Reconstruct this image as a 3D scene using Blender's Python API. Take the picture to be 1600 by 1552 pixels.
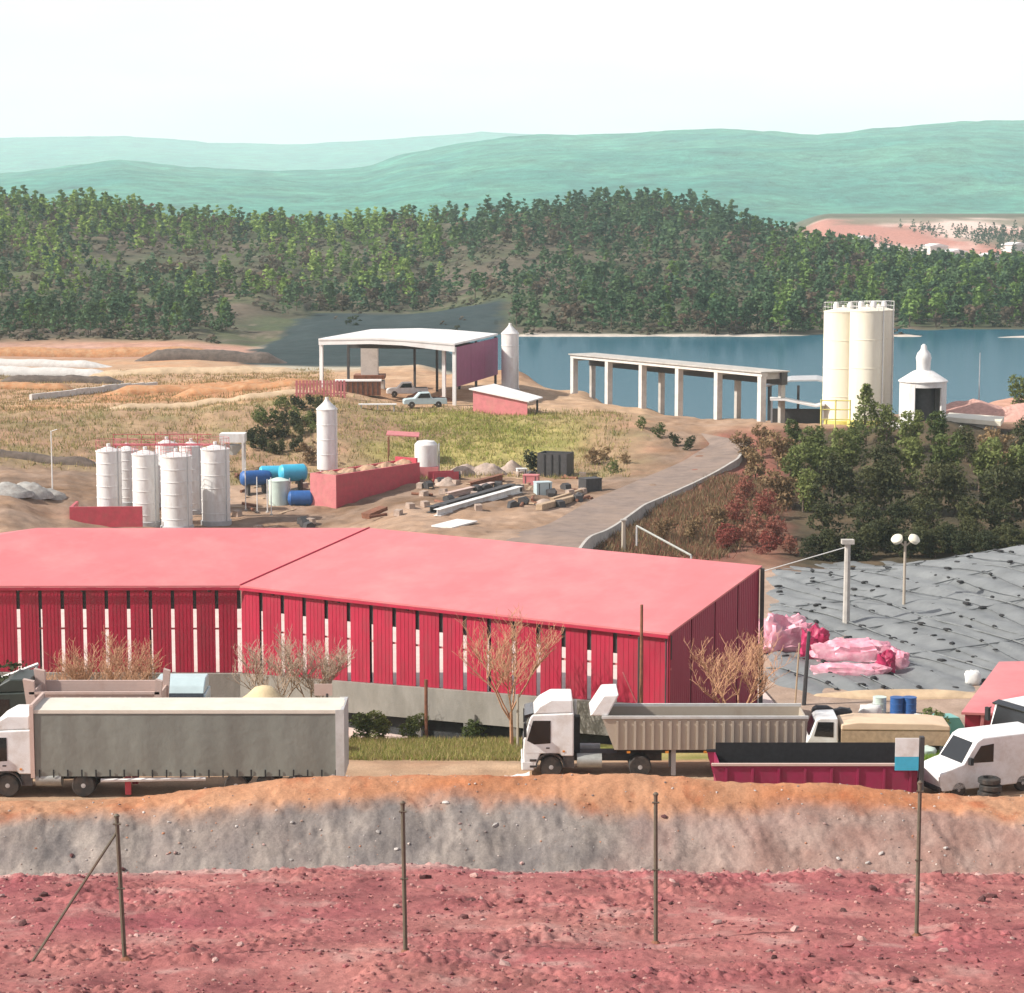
import bpy, math, random
import numpy as np
from math import sin, cos, tan, atan, pi, radians as R
from mathutils import Vector, Matrix

for o in list(bpy.data.objects):
    bpy.data.objects.remove(o)
SC = bpy.context.scene
COL = SC.collection

# ------------------------------------------------------------------ camera
F, CX, CY, CAMZ, PITCH = 3500.0, 800.0, 776.0, 25.0, atan(446 / 3500)
cam_d = bpy.data.cameras.new('camera')
cam_d.sensor_fit = 'HORIZONTAL'; cam_d.sensor_width = 36.0; cam_d.lens = 36.0 * F / 1600.0
cam_d.clip_start = 0.5; cam_d.clip_end = 20000.0
cam = bpy.data.objects.new('camera', cam_d); COL.objects.link(cam)
cam.location = (0, 0, CAMZ); cam.rotation_euler = (pi / 2 - PITCH, 0, 0)
SC.camera = cam

# ------------------------------------------------------------------ sky and sun
SUN_AZ, SUN_EL = R(-103), R(38)            # azimuth from +Y (away from the camera) towards +X: the sun stands to the left
sun_dir = Vector((sin(SUN_AZ) * cos(SUN_EL), cos(SUN_AZ) * cos(SUN_EL), sin(SUN_EL)))
w = bpy.data.worlds.new('World'); SC.world = w; w.use_nodes = True
nt = w.node_tree; N = nt.nodes; L = nt.links
bg = N['Background']
sky = N.new('ShaderNodeTexSky'); sky.sky_type = 'NISHITA'; sky.sun_disc = False
sky.sun_elevation = SUN_EL; sky.sun_rotation = SUN_AZ
sky.air_density = 1.0; sky.dust_density = 4.0; sky.ozone_density = 1.0; sky.altitude = 300
tc = N.new('ShaderNodeTexCoord')
mp = N.new('ShaderNodeMapping'); mp.inputs['Scale'].default_value = (1.0, 1.0, 4.5)
nz = N.new('ShaderNodeTexNoise'); nz.inputs['Scale'].default_value = 3.4; nz.inputs['Detail'].default_value = 8
rmp = N.new('ShaderNodeValToRGB')
rmp.color_ramp.elements[0].position = 0.34; rmp.color_ramp.elements[0].color = (0.70, 0.70, 0.70, 1)
rmp.color_ramp.elements[1].position = 0.66; rmp.color_ramp.elements[1].color = (0.97, 0.97, 0.97, 1)
mix = N.new('ShaderNodeMix'); mix.data_type = 'RGBA'
mix.inputs['B'].default_value = (11.7, 10.7, 11.0, 1)      # thin white veil of high cloud over the whole sky
L.new(tc.outputs['Generated'], mp.inputs['Vector']); L.new(mp.outputs['Vector'], nz.inputs['Vector'])
sep = N.new('ShaderNodeSeparateXYZ'); L.new(tc.outputs['Generated'], sep.inputs['Vector'])     # veil thickest low down like haze, thinned above to cut ambient light
thin = N.new('ShaderNodeMapRange'); thin.interpolation_type = 'SMOOTHSTEP'
thin.inputs['From Min'].default_value = 0.08; thin.inputs['From Max'].default_value = 0.85; thin.inputs['To Min'].default_value = 1.0; thin.inputs['To Max'].default_value = 0.12
L.new(sep.outputs['Z'], thin.inputs['Value'])
mlt = N.new('ShaderNodeMath'); mlt.operation = 'MULTIPLY'
L.new(nz.outputs['Fac'], rmp.inputs['Fac']); L.new(rmp.outputs['Color'], mlt.inputs[0]); L.new(thin.outputs['Result'], mlt.inputs[1]); L.new(mlt.outputs[0], mix.inputs['Factor'])
L.new(sky.outputs['Color'], mix.inputs['A']); L.new(mix.outputs['Result'], bg.inputs['Color'])
bg.inputs['Strength'].default_value = 0.08
sd = bpy.data.lights.new('sun', 'SUN'); sd.energy = 5.0; sd.angle = R(0.6); sd.color = (1.0, 0.94, 0.85)
sun = bpy.data.objects.new('sun', sd); COL.objects.link(sun); sun.location = (-200, -20, 200)
sun.rotation_euler = sun_dir.to_track_quat('Z', 'Y').to_euler()
SC.view_settings.view_transform = 'Standard'; SC.view_settings.look = 'None'
SC.view_settings.gamma = 1.0; SC.view_settings.exposure = 0.5; SC.view_settings.use_curve_mapping = False
SC.render.engine = 'CYCLES'
SC.cycles.volume_bounces = 1; SC.cycles.max_bounces = 6

# ------------------------------------------------------------------ picture geometry helpers (where a point of the photograph lies at a given distance)
CP, SP = cos(PITCH), sin(PITCH)
def at(px, py, Y):
    xc, yc = (px - CX) / F, (CY - py) / F
    dx, dy, dz = xc, CP + yc * SP, -SP + yc * CP
    t = Y / dy
    return Vector((dx * t, Y, CAMZ + dz * t))
def zat(py, Y):
    return at(CX, py, Y).z
def pix(X, Y, Z):
    Zr = Z - CAMZ
    d = Y * CP - Zr * SP; u = Y * SP + Zr * CP
    return CX + F * X / d, CY - F * u / d

# ------------------------------------------------------------------ noise
def hash2(ix, iy, seed):
    h = (ix.astype(np.int64) * 374761393 + iy.astype(np.int64) * 668265263 + seed * 1442695041) & 0xffffffff
    h = ((h ^ (h >> 13)) * 1274126177) & 0xffffffff
    h = (h ^ (h >> 16)) & 0xffff
    return h / 65535.0
def vnoise(x, y, seed=0):
    ix, iy = np.floor(x), np.floor(y); fx, fy = x - ix, y - iy
    fx = fx * fx * (3 - 2 * fx); fy = fy * fy * (3 - 2 * fy)
    a, b = hash2(ix, iy, seed), hash2(ix + 1, iy, seed)
    c, d = hash2(ix, iy + 1, seed), hash2(ix + 1, iy + 1, seed)
    return (a + (b - a) * fx) + ((c + (d - c) * fx) - (a + (b - a) * fx)) * fy
def fbm(x, y, s, octv=4, seed=0, gain=0.5):
    t = 0; amp = 1; n = 0
    x = x / s; y = y / s
    for k in range(octv):
        t = t + amp * vnoise(x + 17.3 * k, y - 9.1 * k, seed + k); n += amp
        x = x * 2.03; y = y * 2.03; amp *= gain
    return t / n * 2 - 1                      # -1..1

# ------------------------------------------------------------------ materials
def new_mat(name):
    m = bpy.data.materials.new(name); m.use_nodes = True
    return m, m.node_tree.nodes, m.node_tree.links, m.node_tree.nodes['Principled BSDF']
def mat(name, col, rough=0.6, var=0.18, scale=3.0, bump=0.0, bscale=30.0, metal=0.0, dirt=None, dirt_amt=0.0, dscale=1.2, rnd=0.0, stretch=(1, 1, 1), spec=0.4):
    m, N, L, b = new_mat(name)
    b.inputs['Roughness'].default_value = rough; b.inputs['Metallic'].default_value = metal
    b.inputs['Specular IOR Level'].default_value = spec
    tc = N.new('ShaderNodeTexCoord'); mp = N.new('ShaderNodeMapping'); mp.inputs['Scale'].default_value = stretch
    L.new(tc.outputs['Object'], mp.inputs['Vector'])
    nz = N.new('ShaderNodeTexNoise'); nz.inputs['Scale'].default_value = scale; nz.inputs['Detail'].default_value = 7
    nz.inputs['Roughness'].default_value = 0.65
    L.new(mp.outputs['Vector'], nz.inputs['Vector'])
    mr = N.new('ShaderNodeMapRange'); mr.inputs['From Min'].default_value = 0.3; mr.inputs['From Max'].default_value = 0.7
    mr.inputs['To Min'].default_value = 1 - var; mr.inputs['To Max'].default_value = 1 + var
    L.new(nz.outputs['Fac'], mr.inputs['Value'])
    val = mr.outputs['Result']
    if rnd:
        oi = N.new('ShaderNodeObjectInfo'); m2 = N.new('ShaderNodeMapRange')
        m2.inputs['To Min'].default_value = 1 - rnd; m2.inputs['To Max'].default_value = 1 + rnd
        L.new(oi.outputs['Random'], m2.inputs['Value'])
        mu = N.new('ShaderNodeMath'); mu.operation = 'MULTIPLY'
        L.new(val, mu.inputs[0]); L.new(m2.outputs['Result'], mu.inputs[1]); val = mu.outputs[0]
    vm = N.new('ShaderNodeVectorMath'); vm.operation = 'SCALE'; vm.inputs[0].default_value = col[:3]
    L.new(val, vm.inputs['Scale'])
    out = vm.outputs['Vector']
    if dirt is not None:
        n2 = N.new('ShaderNodeTexNoise'); n2.inputs['Scale'].default_value = dscale; n2.inputs['Detail'].default_value = 8
        n2.inputs['Roughness'].default_value = 0.7
        L.new(mp.outputs['Vector'], n2.inputs['Vector'])
        m3 = N.new('ShaderNodeMapRange'); m3.inputs['From Min'].default_value = 0.45; m3.inputs['From Max'].default_value = 0.72
        m3.inputs['To Max'].default_value = dirt_amt
        L.new(n2.outputs['Fac'], m3.inputs['Value'])
        mx = N.new('ShaderNodeMix'); mx.data_type = 'RGBA'; mx.inputs['B'].default_value = (*dirt, 1)
        L.new(m3.outputs['Result'], mx.inputs['Factor']); L.new(out, mx.inputs['A']); out = mx.outputs['Result']
    L.new(out, b.inputs['Base Color'])
    if bump:
        n3 = N.new('ShaderNodeTexNoise'); n3.inputs['Scale'].default_value = bscale; n3.inputs['Detail'].default_value = 5
        L.new(tc.outputs['Object'], n3.inputs['Vector'])
        bp = N.new('ShaderNodeBump'); bp.inputs['Strength'].default_value = bump; bp.inputs['Distance'].default_value = 0.05
        L.new(n3.outputs['Fac'], bp.inputs['Height']); L.new(bp.outputs['Normal'], b.inputs['Normal'])
    return m
def leaf_mat(name, col, col2, rnd=0.35, scale=0.6):
    m, N, L, b = new_mat(name)
    b.inputs['Roughness'].default_value = 0.7; b.inputs['Specular IOR Level'].default_value = 0.15
    tc = N.new('ShaderNodeTexCoord'); nz = N.new('ShaderNodeTexNoise'); nz.inputs['Scale'].default_value = scale; nz.inputs['Detail'].default_value = 4
    L.new(tc.outputs['Object'], nz.inputs['Vector'])
    oi = N.new('ShaderNodeObjectInfo')
    ad = N.new('ShaderNodeMath'); ad.operation = 'MULTIPLY_ADD'; ad.inputs[1].default_value = 0.9
    L.new(oi.outputs['Random'], ad.inputs[0]); L.new(nz.outputs['Fac'], ad.inputs[2])
    mr = N.new('ShaderNodeMapRange'); mr.inputs['From Min'].default_value = 0.45; mr.inputs['From Max'].default_value = 1.4
    L.new(ad.outputs[0], mr.inputs['Value'])
    mx = N.new('ShaderNodeMix'); mx.data_type = 'RGBA'
    mx.inputs['A'].default_value = (*col, 1); mx.inputs['B'].default_value = (*col2, 1)
    L.new(mr.outputs['Result'], mx.inputs['Factor'])
    L.new(mx.outputs['Result'], b.inputs['Base Color'])
    tr = N.new('ShaderNodeBsdfTranslucent'); L.new(mx.outputs['Result'], tr.inputs['Color'])
    ms = N.new('ShaderNodeMixShader'); ms.inputs['Fac'].default_value = 0.3
    L.new(b.outputs[0], ms.inputs[1]); L.new(tr.outputs[0], ms.inputs[2])
    L.new(ms.outputs[0], N['Material Output'].inputs['Surface'])
    return m
def earth_mat(name, bump=0.6, fine=9.0, amt=0.35, big=0.5, bdist=0.08):
    m, N, L, b = new_mat(name)
    b.inputs['Roughness'].default_value = 0.95; b.inputs['Specular IOR Level'].default_value = 0.1
    at_ = N.new('ShaderNodeAttribute'); at_.attribute_name = 'Col'
    tc = N.new('ShaderNodeTexCoord')
    n1 = N.new('ShaderNodeTexNoise'); n1.inputs['Scale'].default_value = fine; n1.inputs['Detail'].default_value = 8; n1.inputs['Roughness'].default_value = 0.75
    n2 = N.new('ShaderNodeTexNoise'); n2.inputs['Scale'].default_value = big; n2.inputs['Detail'].default_value = 6; n2.inputs['Roughness'].default_value = 0.65
    for n in (n1, n2): L.new(tc.outputs['Object'], n.inputs['Vector'])
    ad = N.new('ShaderNodeMath'); ad.operation = 'ADD'; L.new(n1.outputs['Fac'], ad.inputs[0]); L.new(n2.outputs['Fac'], ad.inputs[1])
    mr = N.new('ShaderNodeMapRange'); mr.inputs['From Min'].default_value = 0.7; mr.inputs['From Max'].default_value = 1.3
    mr.inputs['To Min'].default_value = 1 - amt; mr.inputs['To Max'].default_value = 1 + amt
    L.new(ad.outputs[0], mr.inputs['Value'])
    vm = N.new('ShaderNodeVectorMath'); vm.operation = 'SCALE'; L.new(at_.outputs['Color'], vm.inputs[0]); L.new(mr.outputs['Result'], vm.inputs['Scale'])
    L.new(vm.outputs['Vector'], b.inputs['Base Color'])
    bp = N.new('ShaderNodeBump'); bp.inputs['Strength'].default_value = bump; bp.inputs['Distance'].default_value = bdist
    L.new(n1.outputs['Fac'], bp.inputs['Height']); L.new(bp.outputs['Normal'], b.inputs['Normal'])
    return m

# ------------------------------------------------------------------ mesh builder
class MB:
    def __init__(s): s.v = []; s.f = []; s.m = Matrix.Identity(4)
    def add(s, vs, fs):
        n = len(s.v); s.v += [tuple(s.m @ Vector(p)) for p in vs]; s.f += [tuple(i + n for i in f) for f in fs]; return s
    def box(s, x0, x1, y0, y1, z0, z1):
        return s.add([(x0, y0, z0), (x1, y0, z0), (x1, y1, z0), (x0, y1, z0), (x0, y0, z1), (x1, y0, z1), (x1, y1, z1), (x0, y1, z1)],
                     [(3, 2, 1, 0), (4, 5, 6, 7), (0, 1, 5, 4), (1, 2, 6, 5), (2, 3, 7, 6), (3, 0, 4, 7)])
    def prism(s, prof, y0, y1):
        """profile in x,z extruded along y"""
        n = len(prof)
        vs = [(x, y0, z) for x, z in prof] + [(x, y1, z) for x, z in prof]
        fs = [tuple(range(n))[::-1], tuple(range(n, 2 * n))] + [(i, (i + 1) % n, n + (i + 1) % n, n + i) for i in range(n)]
        return s.add(vs, fs)
    def slab(s, pts, h):
        """polygon of 3d points thickened downwards by h"""
        n = len(pts)
        vs = [tuple(p) for p in pts] + [(p[0], p[1], p[2] - h) for p in pts]
        fs = [tuple(range(n)), tuple(range(n, 2 * n))[::-1]] + [(i, n + i, n + (i + 1) % n, (i + 1) % n) for i in range(n)]
        return s.add(vs, fs)
    def tube(s, p, q, r0, r1=None, n=6, caps=True):
        p, q = Vector(p), Vector(q); r1 = r0 if r1 is None else r1
        d = (q - p); 
        if d.length < 1e-6: return s
        d.normalize(); a = d.orthogonal().normalized(); b = d.cross(a)
        vs = []
        for c, r in ((p, r0), (q, r1)):
            for i in range(n):
                t = 2 * pi * i / n; vs.append(tuple(c + a * (cos(t) * r) + b * (sin(t) * r)))
        fs = [(i, (i + 1) % n, n + (i + 1) % n, n + i) for i in range(n)]
        if caps: fs += [tuple(range(n))[::-1], tuple(range(n, 2 * n))]
        return s.add(vs, fs)
    def path(s, pts, r, n=5):
        for a, b in zip(pts[:-1], pts[1:]): s.tube(a, b, r, r, n)
        return s
    def lathe(s, prof, n=20, c=(0, 0)):
        """profile (r,z) turned round z"""
        vs = []; k = len(prof)
        for r, z in prof:
            for i in range(n):
                t = 2 * pi * i / n; vs.append((c[0] + r * cos(t), c[1] + r * sin(t), z))
        fs = []
        for j in range(k - 1):
            for i in range(n):
                fs.append((j * n + i, j * n + (i + 1) % n, (j + 1) * n + (i + 1) % n, (j + 1) * n + i))
        fs += [tuple(range(n))[::-1], tuple(range((k - 1) * n, k * n))]
        return s.add(vs, fs)
    def build(s, name, m, parent=None, smooth=True, ang=38):
        me = bpy.data.meshes.new(name); me.from_pydata(s.v, [], s.f); me.update()
        return link_mesh(name, me, m, parent, smooth, ang)
def link_mesh(name, me, m, parent=None, smooth=True, ang=38):
    if smooth:
        me.polygons.foreach_set('use_smooth', [True] * len(me.polygons))
        me.set_sharp_from_angle(angle=R(ang))
    if m is not None: me.materials.append(m)
    o = bpy.data.objects.new(name, me); COL.objects.link(o)
    if parent is not None: o.parent = parent
    return o
def tag(o, label, cat, group=None):
    o['label'] = label; o['category'] = cat
    if group: o['group'] = group
    return o
def thing(name, label, cat, loc=(0, 0, 0), rz=0.0, group=None):
    o = bpy.data.objects.new(name, None); COL.objects.link(o); o.empty_display_size = 0.3
    o.location = loc; o.rotation_euler = (0, 0, rz)
    return tag(o, label, cat, group)
def struct(o): o['kind'] = 'structure'; return o
def stuff(o): o['kind'] = 'stuff'; return o
def copy_tree(o, parent=None):
    c = o.copy(); COL.objects.link(c); c.parent = parent
    for ch in list(o.children): copy_tree(ch, c)
    return c
def np_mesh(name, V, Fq, m, parent=None, smooth=True, cols=None):
    """V (n,3) float array, Fq (k,3|4) int array"""
    me = bpy.data.meshes.new(name)
    V = np.asarray(V, np.float32); Fq = np.asarray(Fq, np.int32); k = Fq.shape[1]
    me.vertices.add(len(V)); me.vertices.foreach_set('co', V.ravel())
    me.loops.add(Fq.size); me.loops.foreach_set('vertex_index', Fq.ravel())
    me.polygons.add(len(Fq)); me.polygons.foreach_set('loop_start', np.arange(0, Fq.size, k, dtype=np.int32))
    me.polygons.foreach_set('use_smooth', np.full(len(Fq), smooth))
    me.update(calc_edges=True)
    if cols is not None:
        a = me.color_attributes.new('Col', 'FLOAT_COLOR', 'POINT')
        c4 = np.ones((len(V), 4), np.float32); c4[:, :3] = cols
        a.data.foreach_set('color', c4.ravel())
    if m is not None: me.materials.append(m)
    o = bpy.data.objects.new(name, me); COL.objects.link(o)
    if parent is not None: o.parent = parent
    return o

# ================================================================== TERRAIN
def lerp(px, tab):
    xs = [t[0] for t in tab]; ys = [t[1] for t in tab]
    return np.interp(px, xs, ys)
CREST = [(-400, 1255), (0, 1250), (170, 1247), (260, 1240), (350, 1226), (440, 1212), (520, 1206), (800, 1206), (1000, 1202), (1060, 1205), (1120, 1215), (1300, 1220), (1450, 1236), (1600, 1243), (2000, 1250)]
GREYTOP = [(-400, 1275), (0, 1270), (200, 1268), (400, 1256), (700, 1256), (900, 1262), (1050, 1272), (1300, 1272), (1600, 1274), (2000, 1280)]
BENCH = [(-400, 1368), (0, 1366), (150, 1362), (300, 1353), (500, 1348), (720, 1350), (1000, 1360), (1300, 1354), (1600, 1360), (2000, 1362)]
def Zk(z): return ('z', z)
end_left = [(1000, Zk(10)), (1300, Zk(0)), (1720, Zk(4))]
FAR = {
 -500: [(820,190),(770,206),(730,226),(722,227.5),(640,262),(622,283),(600,310),(576,350),(548,430),(Zk(-0.9),470),(500,560),(420,680),(355,760),(318,830)],
 0: [(820,190),(770,206),(730,226),(722,227.5),(640,262),(622,283),(600,310),(576,350),(548,430),(Zk(-0.9),470),(500,560),(420,680),(360,760),(322,830)],
 150: [(815,203),(775,212),(745,223),(737,225),(655,255),(640,262),(610,300),(580,350),(550,430),(Zk(-0.9),470),(500,560),(420,680),(365,760),(330,830)],
 300: [(822,205),(790,214),(745,232),(690,245),(652,256),(625,275),(600,310),(570,360),(548,430),(Zk(-0.9),470),(490,570),(425,690),(380,770),(356,840)],
 400: [(822,205),(780,217),(740,232),(700,241),(640,255),(618,272),(600,300),(578,345),(573,370),(Zk(-1.1),395),(Zk(-1.1),425),(547,445),(500,555),(425,690),(384,770),(360,840)],
 500: [(822,205),(780,217),(740,232),(700,241),(640,255),(612,268),(598,290),(583,330),(578,345),(Zk(-1.0),375),(Zk(-1.2),560),(492,592),(485,620),(425,720),(385,790),(360,850)],
 650: [(835,182),(800,200),(760,222),(735,237),(650,256),(638,265),(Zk(2),300),(Zk(2),340),(Zk(-1.0),368),(Zk(-1.2),570),(495,590),(480,620),(425,710),(380,790),(352,850)],
 800: [(840,180),(800,197),(755,222),(735,237),(655,255),(640,265),(610,288),(580,312),(Zk(-4),338),(Zk(-4),478),(525,487),(512,520),(440,650),(375,770),(338,850)],
 900: [(862,178),(800,200),(740,234),(655,256),(635,270),(608,297),(Zk(-4),318),(Zk(-4),478),(526,487),(512,520),(440,650),(370,770),(326,850)],
 1000: [(870,178),(835,190),(815,199),(806,202),(770,212),(735,232),(690,245),(660,254),(638,277),(Zk(-4),300),(Zk(-4),478),(526,487),(512,520),(440,650),(365,770),(322,850)],
 1100: [(878,178),(830,192),(790,205),(770,213),(760,216),(735,226),(700,243),(665,254),(655,264),(Zk(-4),292),(Zk(-4),478),(527,485),(512,520),(440,640),(372,750),(334,830)],
 1200: [(885,177),(860,185),(800,204),(740,226),(665,253),(657,262),(Zk(-4),292),(Zk(-4),478),(527,485),(512,520),(450,620),(405,710),(376,790)],
 1300: [(880,179),(855,186),(800,204),(740,226),(665,252),(654,264),(Zk(-4),294),(Zk(-4),478),(527,485),(515,510),(470,580),(430,640),(405,700),(Zk(8),760),(Zk(-1),1000),(410,1150),(345,1600)],
 1450: [(872,181),(850,188),(800,204),(740,222),(664,240),(656,246),(648,266),(640,275),(Zk(-4),302),(Zk(-4),478),(527,485),(515,510),(470,580),(447,640),(Zk(2),760),(Zk(-1),1000),(410,1150),(345,1600)],
 1600: [(868,182),(850,188),(800,204),(740,226),(660,252),(635,268),(622,285),(Zk(-4),310),(Zk(-4),478),(530,480),(515,510),(470,580),(450,640),(Zk(2),760),(Zk(-1),1000),(412,1150),(345,1600)],
 2200: [(868,182),(850,188),(800,204),(740,226),(660,252),(635,268),(622,285),(Zk(-4),310),(Zk(-4),478),(530,480),(515,510),(470,580),(450,640),(Zk(2),760),(Zk(-1),1000),(412,1150),(345,1600)],
}
DG = np.concatenate([np.arange(-60, 60, 0.5), np.arange(60, 130, 0.25), np.arange(130, 320, 0.5), np.arange(320, 1000, 2.0), np.arange(1000, 1741, 10.0)])
PXC = sorted(FAR)
def column(px):
    k = [(-60, 24.0), (-30, 23.6), (0, 22.4), (25, 15.0)]
    for py, D in ((1552, 36), (1490, 40), (1420, 45.5), (float(lerp(px, BENCH)) + 8, 51)):
        k.append((D, zat(py, D)))
    k += [(53.5, zat(float(lerp(px, BENCH)) + 8, 51) - 0.9), (76, -2.2), (83.6, -1.8)]
    k += [(88.0, zat(float(lerp(px, GREYTOP)), 88.0)), (90.0, zat(float(lerp(px, CREST)), 90.0)), (92.2, 0.0), (100, 0.0), (104, -0.7), (112, -1.9), (115.5, -3.2), (150, -3.0), (172, -3.0)]
    far = FAR[px]
    for py, D in far:
        k.append((D, py[1] if isinstance(py, tuple) else zat(py, D)))
    if far[-1][1] < 1000: k += [(1000, 10), (1300, 0), (1740, 4)]
    else: k += [(1740, 22)]
    z = np.interp(DG, [a for a, b in k], [b for a, b in k])
    out = z.copy()                                  # light smoothing, wider far away
    for i in range(2, len(z) - 2):
        out[i] = (z[i-2] + 2*z[i-1] + 3*z[i] + 2*z[i+1] + z[i+2]) / 9
    return out
# columns where the near-ground tables bend are added between the far columns
allpx = sorted(set(PXC) | {100, 200, 350, 450, 1050, 1120, 1400})
def far_interp(px):
    lo = max(p for p in PXC if p <= px); hi = min(p for p in PXC if p >= px)
    return lo, hi
_base = {p: column(p) for p in PXC}
ZT = []
for p in allpx:
    if p in _base: ZT.append(_base[p]); continue
    lo, hi = far_interp(p); t = (p - lo) / (hi - lo)
    z = _base[lo] * (1 - t) + _base[hi] * t
    FAR[p] = FAR[lo]; zn = column(p); nn = DG < 95
    z[nn] = zn[nn]; ZT.append(z)
ZT = np.array(ZT); ALLPX = np.array(allpx, float)
DIDX = np.arange(len(DG), dtype=float)
def ztab(px, D):
    px = np.clip(px, ALLPX[0], ALLPX[-1] - 1e-6); D = np.clip(D, DG[0], DG[-1] - 1e-3)
    i = np.clip(np.searchsorted(ALLPX, px, 'right') - 1, 0, len(ALLPX) - 2)
    t = (px - ALLPX[i]) / (ALLPX[i + 1] - ALLPX[i]); t = t * t * (3 - 2 * t)
    dj = np.interp(D, DG, DIDX); j = np.clip(np.floor(dj).astype(int), 0, len(DG) - 2); s = dj - j
    a = ZT[i, j] * (1 - s) + ZT[i, j + 1] * s
    b = ZT[i + 1, j] * (1 - s) + ZT[i + 1, j + 1] * s
    return a * (1 - t) + b * t
def ss(a, b, x): t = np.clip((x - a) / (b - a), 0, 1); return t * t * (3 - 2 * t)
def px_of(X, Y, Z):
    Yc = np.maximum(Y, 30.0)
    return CX + F * X / (Yc * CP - (Z - CAMZ) * SP)
def rough(X, Y, px):
    """uneven ground, by zone"""
    D = Y
    n = 0
    a = ss(-10, 20, D) * (1 - ss(52, 56, D))                                 # clods of the red bench
    n = n + a * (0.16 * fbm(X, Y, 2.6, 4, 3) + (0.35 + 0.9 * ss(-.1, .5, fbm(X, Y, 2.2, 3, 15))) * (0.11 * np.abs(fbm(X, Y, 0.6, 3, 8)) + 0.10 * np.abs(fbm(X, Y, 0.22, 2, 12)) + 0.04 * fbm(X, Y, .11, 2, 14)))
    a = ss(56, 60, D) * (1 - ss(82, 84, D)); n = n + a * 0.2 * fbm(X, Y, 3, 3, 5)
    a = ss(83.5, 85, D) * (1 - ss(88.2, 89.2, D))                            # gullied bank
    n = n + a * (0.13 * fbm(X, Y * 0.35, 0.9, 4, 21) - 0.07 * ss(.2, .9, np.abs(fbm(X + .35 * Y + .5 * fbm(X, Y, 3, 2, 24), Y * .2, 1.7, 4, 23)) * 2) + 0.05 * fbm(X, Y, 0.25, 2, 25))
    a = ss(87.8, 88.8, D) * (1 - ss(91.2, 92.3, D)); n = n + a * (0.10 * fbm(X, Y, 1.6, 4, 31) + 0.05 * fbm(X, Y, .35, 2, 33))
    a = ss(92, 93, D) * (1 - ss(118, 122, D)); n = n + a * 0.06 * fbm(X, Y, 2.5, 4, 41)
    a = ss(170, 182, D) * (1 - ss(330, 360, D)); n = n + a * (0.45 * fbm(X, Y, 9, 5, 51) + 0.22 * fbm(X, Y, 2.0, 3, 55))
    a = ss(400, 500, D) * (1 - ss(1500, 1700, D)); n = n + a * (2.2 * fbm(X, Y, 60, 5, 61) + 1.0 * fbm(X, Y, 14, 3, 65))
    a = ss(116, 122, D) * (1 - ss(168, 178, D)); n = n + a * 0.08 * fbm(X, Y, 3, 3, 71)
    return n
def ground_z(X, Y, detail=True):
    X = np.asarray(X, float); Y = np.asarray(Y, float)
    Z = np.full(np.broadcast(X, Y).shape, 0.0)
    for _ in range(3):
        px = px_of(X, Y, Z); Z = ztab(px, Y)
    lake_a = ss(300, 330, Y)
    if detail:
        r = rough(X, Y, px)
        Z = Z + np.where(Z < -1.5, np.where(Y > 300, np.minimum(r, 0.4), r), r)
    return Z
def gz(X, Y): return float(ground_z(np.array([X]), np.array([Y]))[0])
def gp(px, Y, dz=0.0):
    """the point of the ground seen in picture column px at distance Y"""
    z = 0.0
    for _ in range(4):
        X = (px - CX) / F * (Y * CP - (z - CAMZ) * SP); z = gz(X, Y)
    return Vector((X, Y, z + dz))
def on(px, py, lo=30.0, hi=1700.0):
    """first ground point along the sight line of a picture position"""
    Ys = np.exp(np.linspace(math.log(lo), math.log(hi), 3000))
    xc, yc = (px - CX) / F, (CY - py) / F
    dy, dz = CP + yc * SP, -SP + yc * CP
    X = xc * Ys / dy; Z = CAMZ + dz * Ys / dy
    g = ground_z(X, Ys, False)
    h = np.nonzero(g >= Z)[0]
    Y = Ys[h[0]] if len(h) else hi
    return gp(px, float(Y))

# ---- the sheet
rows = np.concatenate([np.linspace(-60, 33, 28), np.linspace(34, 53, 250)[0:], np.linspace(53.6, 83, 26), np.linspace(83.3, 92.6, 130), np.linspace(93, 118, 70),
                       np.linspace(118.6, 176, 90), np.linspace(176.5, 270, 260), np.linspace(271, 350, 90), np.linspace(352, 480, 50), np.linspace(483, 900, 150), np.linspace(908, 1740, 60), np.linspace(1800, 2750, 10)])
cpx = np.concatenate([np.linspace(-3200, -60, 60)[:-1], np.linspace(-60, 1660, 560), np.linspace(1660, 4800, 60)[1:]])
PXg, Yg = np.meshgrid(cpx, rows)
Xg = (PXg - CX) / F * np.maximum(Yg * 1.006, 42.0)
Zg = ground_z(Xg, Yg)
pxg, pyg = pix(Xg, np.maximum(Yg, 5.0), Zg)
# ---- the colour of the soil
def C(*c): return np.array(c, float)
n1 = fbm(Xg, Yg, 4.0, 5, 101)[..., None]; n2 = fbm(Xg, Yg, 14.0, 5, 103)[..., None]; n3 = fbm(Xg, Yg, 1.0, 4, 107)[..., None]
n4 = fbm(Xg, Yg, 45.0, 4, 109)[..., None]
D = (Yg + 0.5 * n3[..., 0])[..., None]; P = (pxg + 18 * n1[..., 0])[..., None]; PYv = pyg[..., None]
def mixc(a, b, t): return a * (1 - t) + b * t
red = mixc(C(0.29, 0.083, 0.095), C(0.36, 0.155, 0.135), np.clip(0.5 + 0.9 * n1, 0, 1))
red = mixc(red, C(0.19, 0.06, 0.065), np.clip(n3 * 1.6 - 0.2, 0, 0.8))
red = mixc(red, C(0.42, 0.25, 0.225), np.clip(-n3 * 1.7 - 0.3, 0, 0.8))
orange = mixc(C(0.38, 0.155, 0.075), C(0.43, 0.235, 0.14), np.clip(0.5 + 1.2 * n1, 0, 1))
orange = mixc(orange, C(0.33, 0.10, 0.045), np.clip(n3 * 1.6 - 0.3, 0, 0.7))
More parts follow.
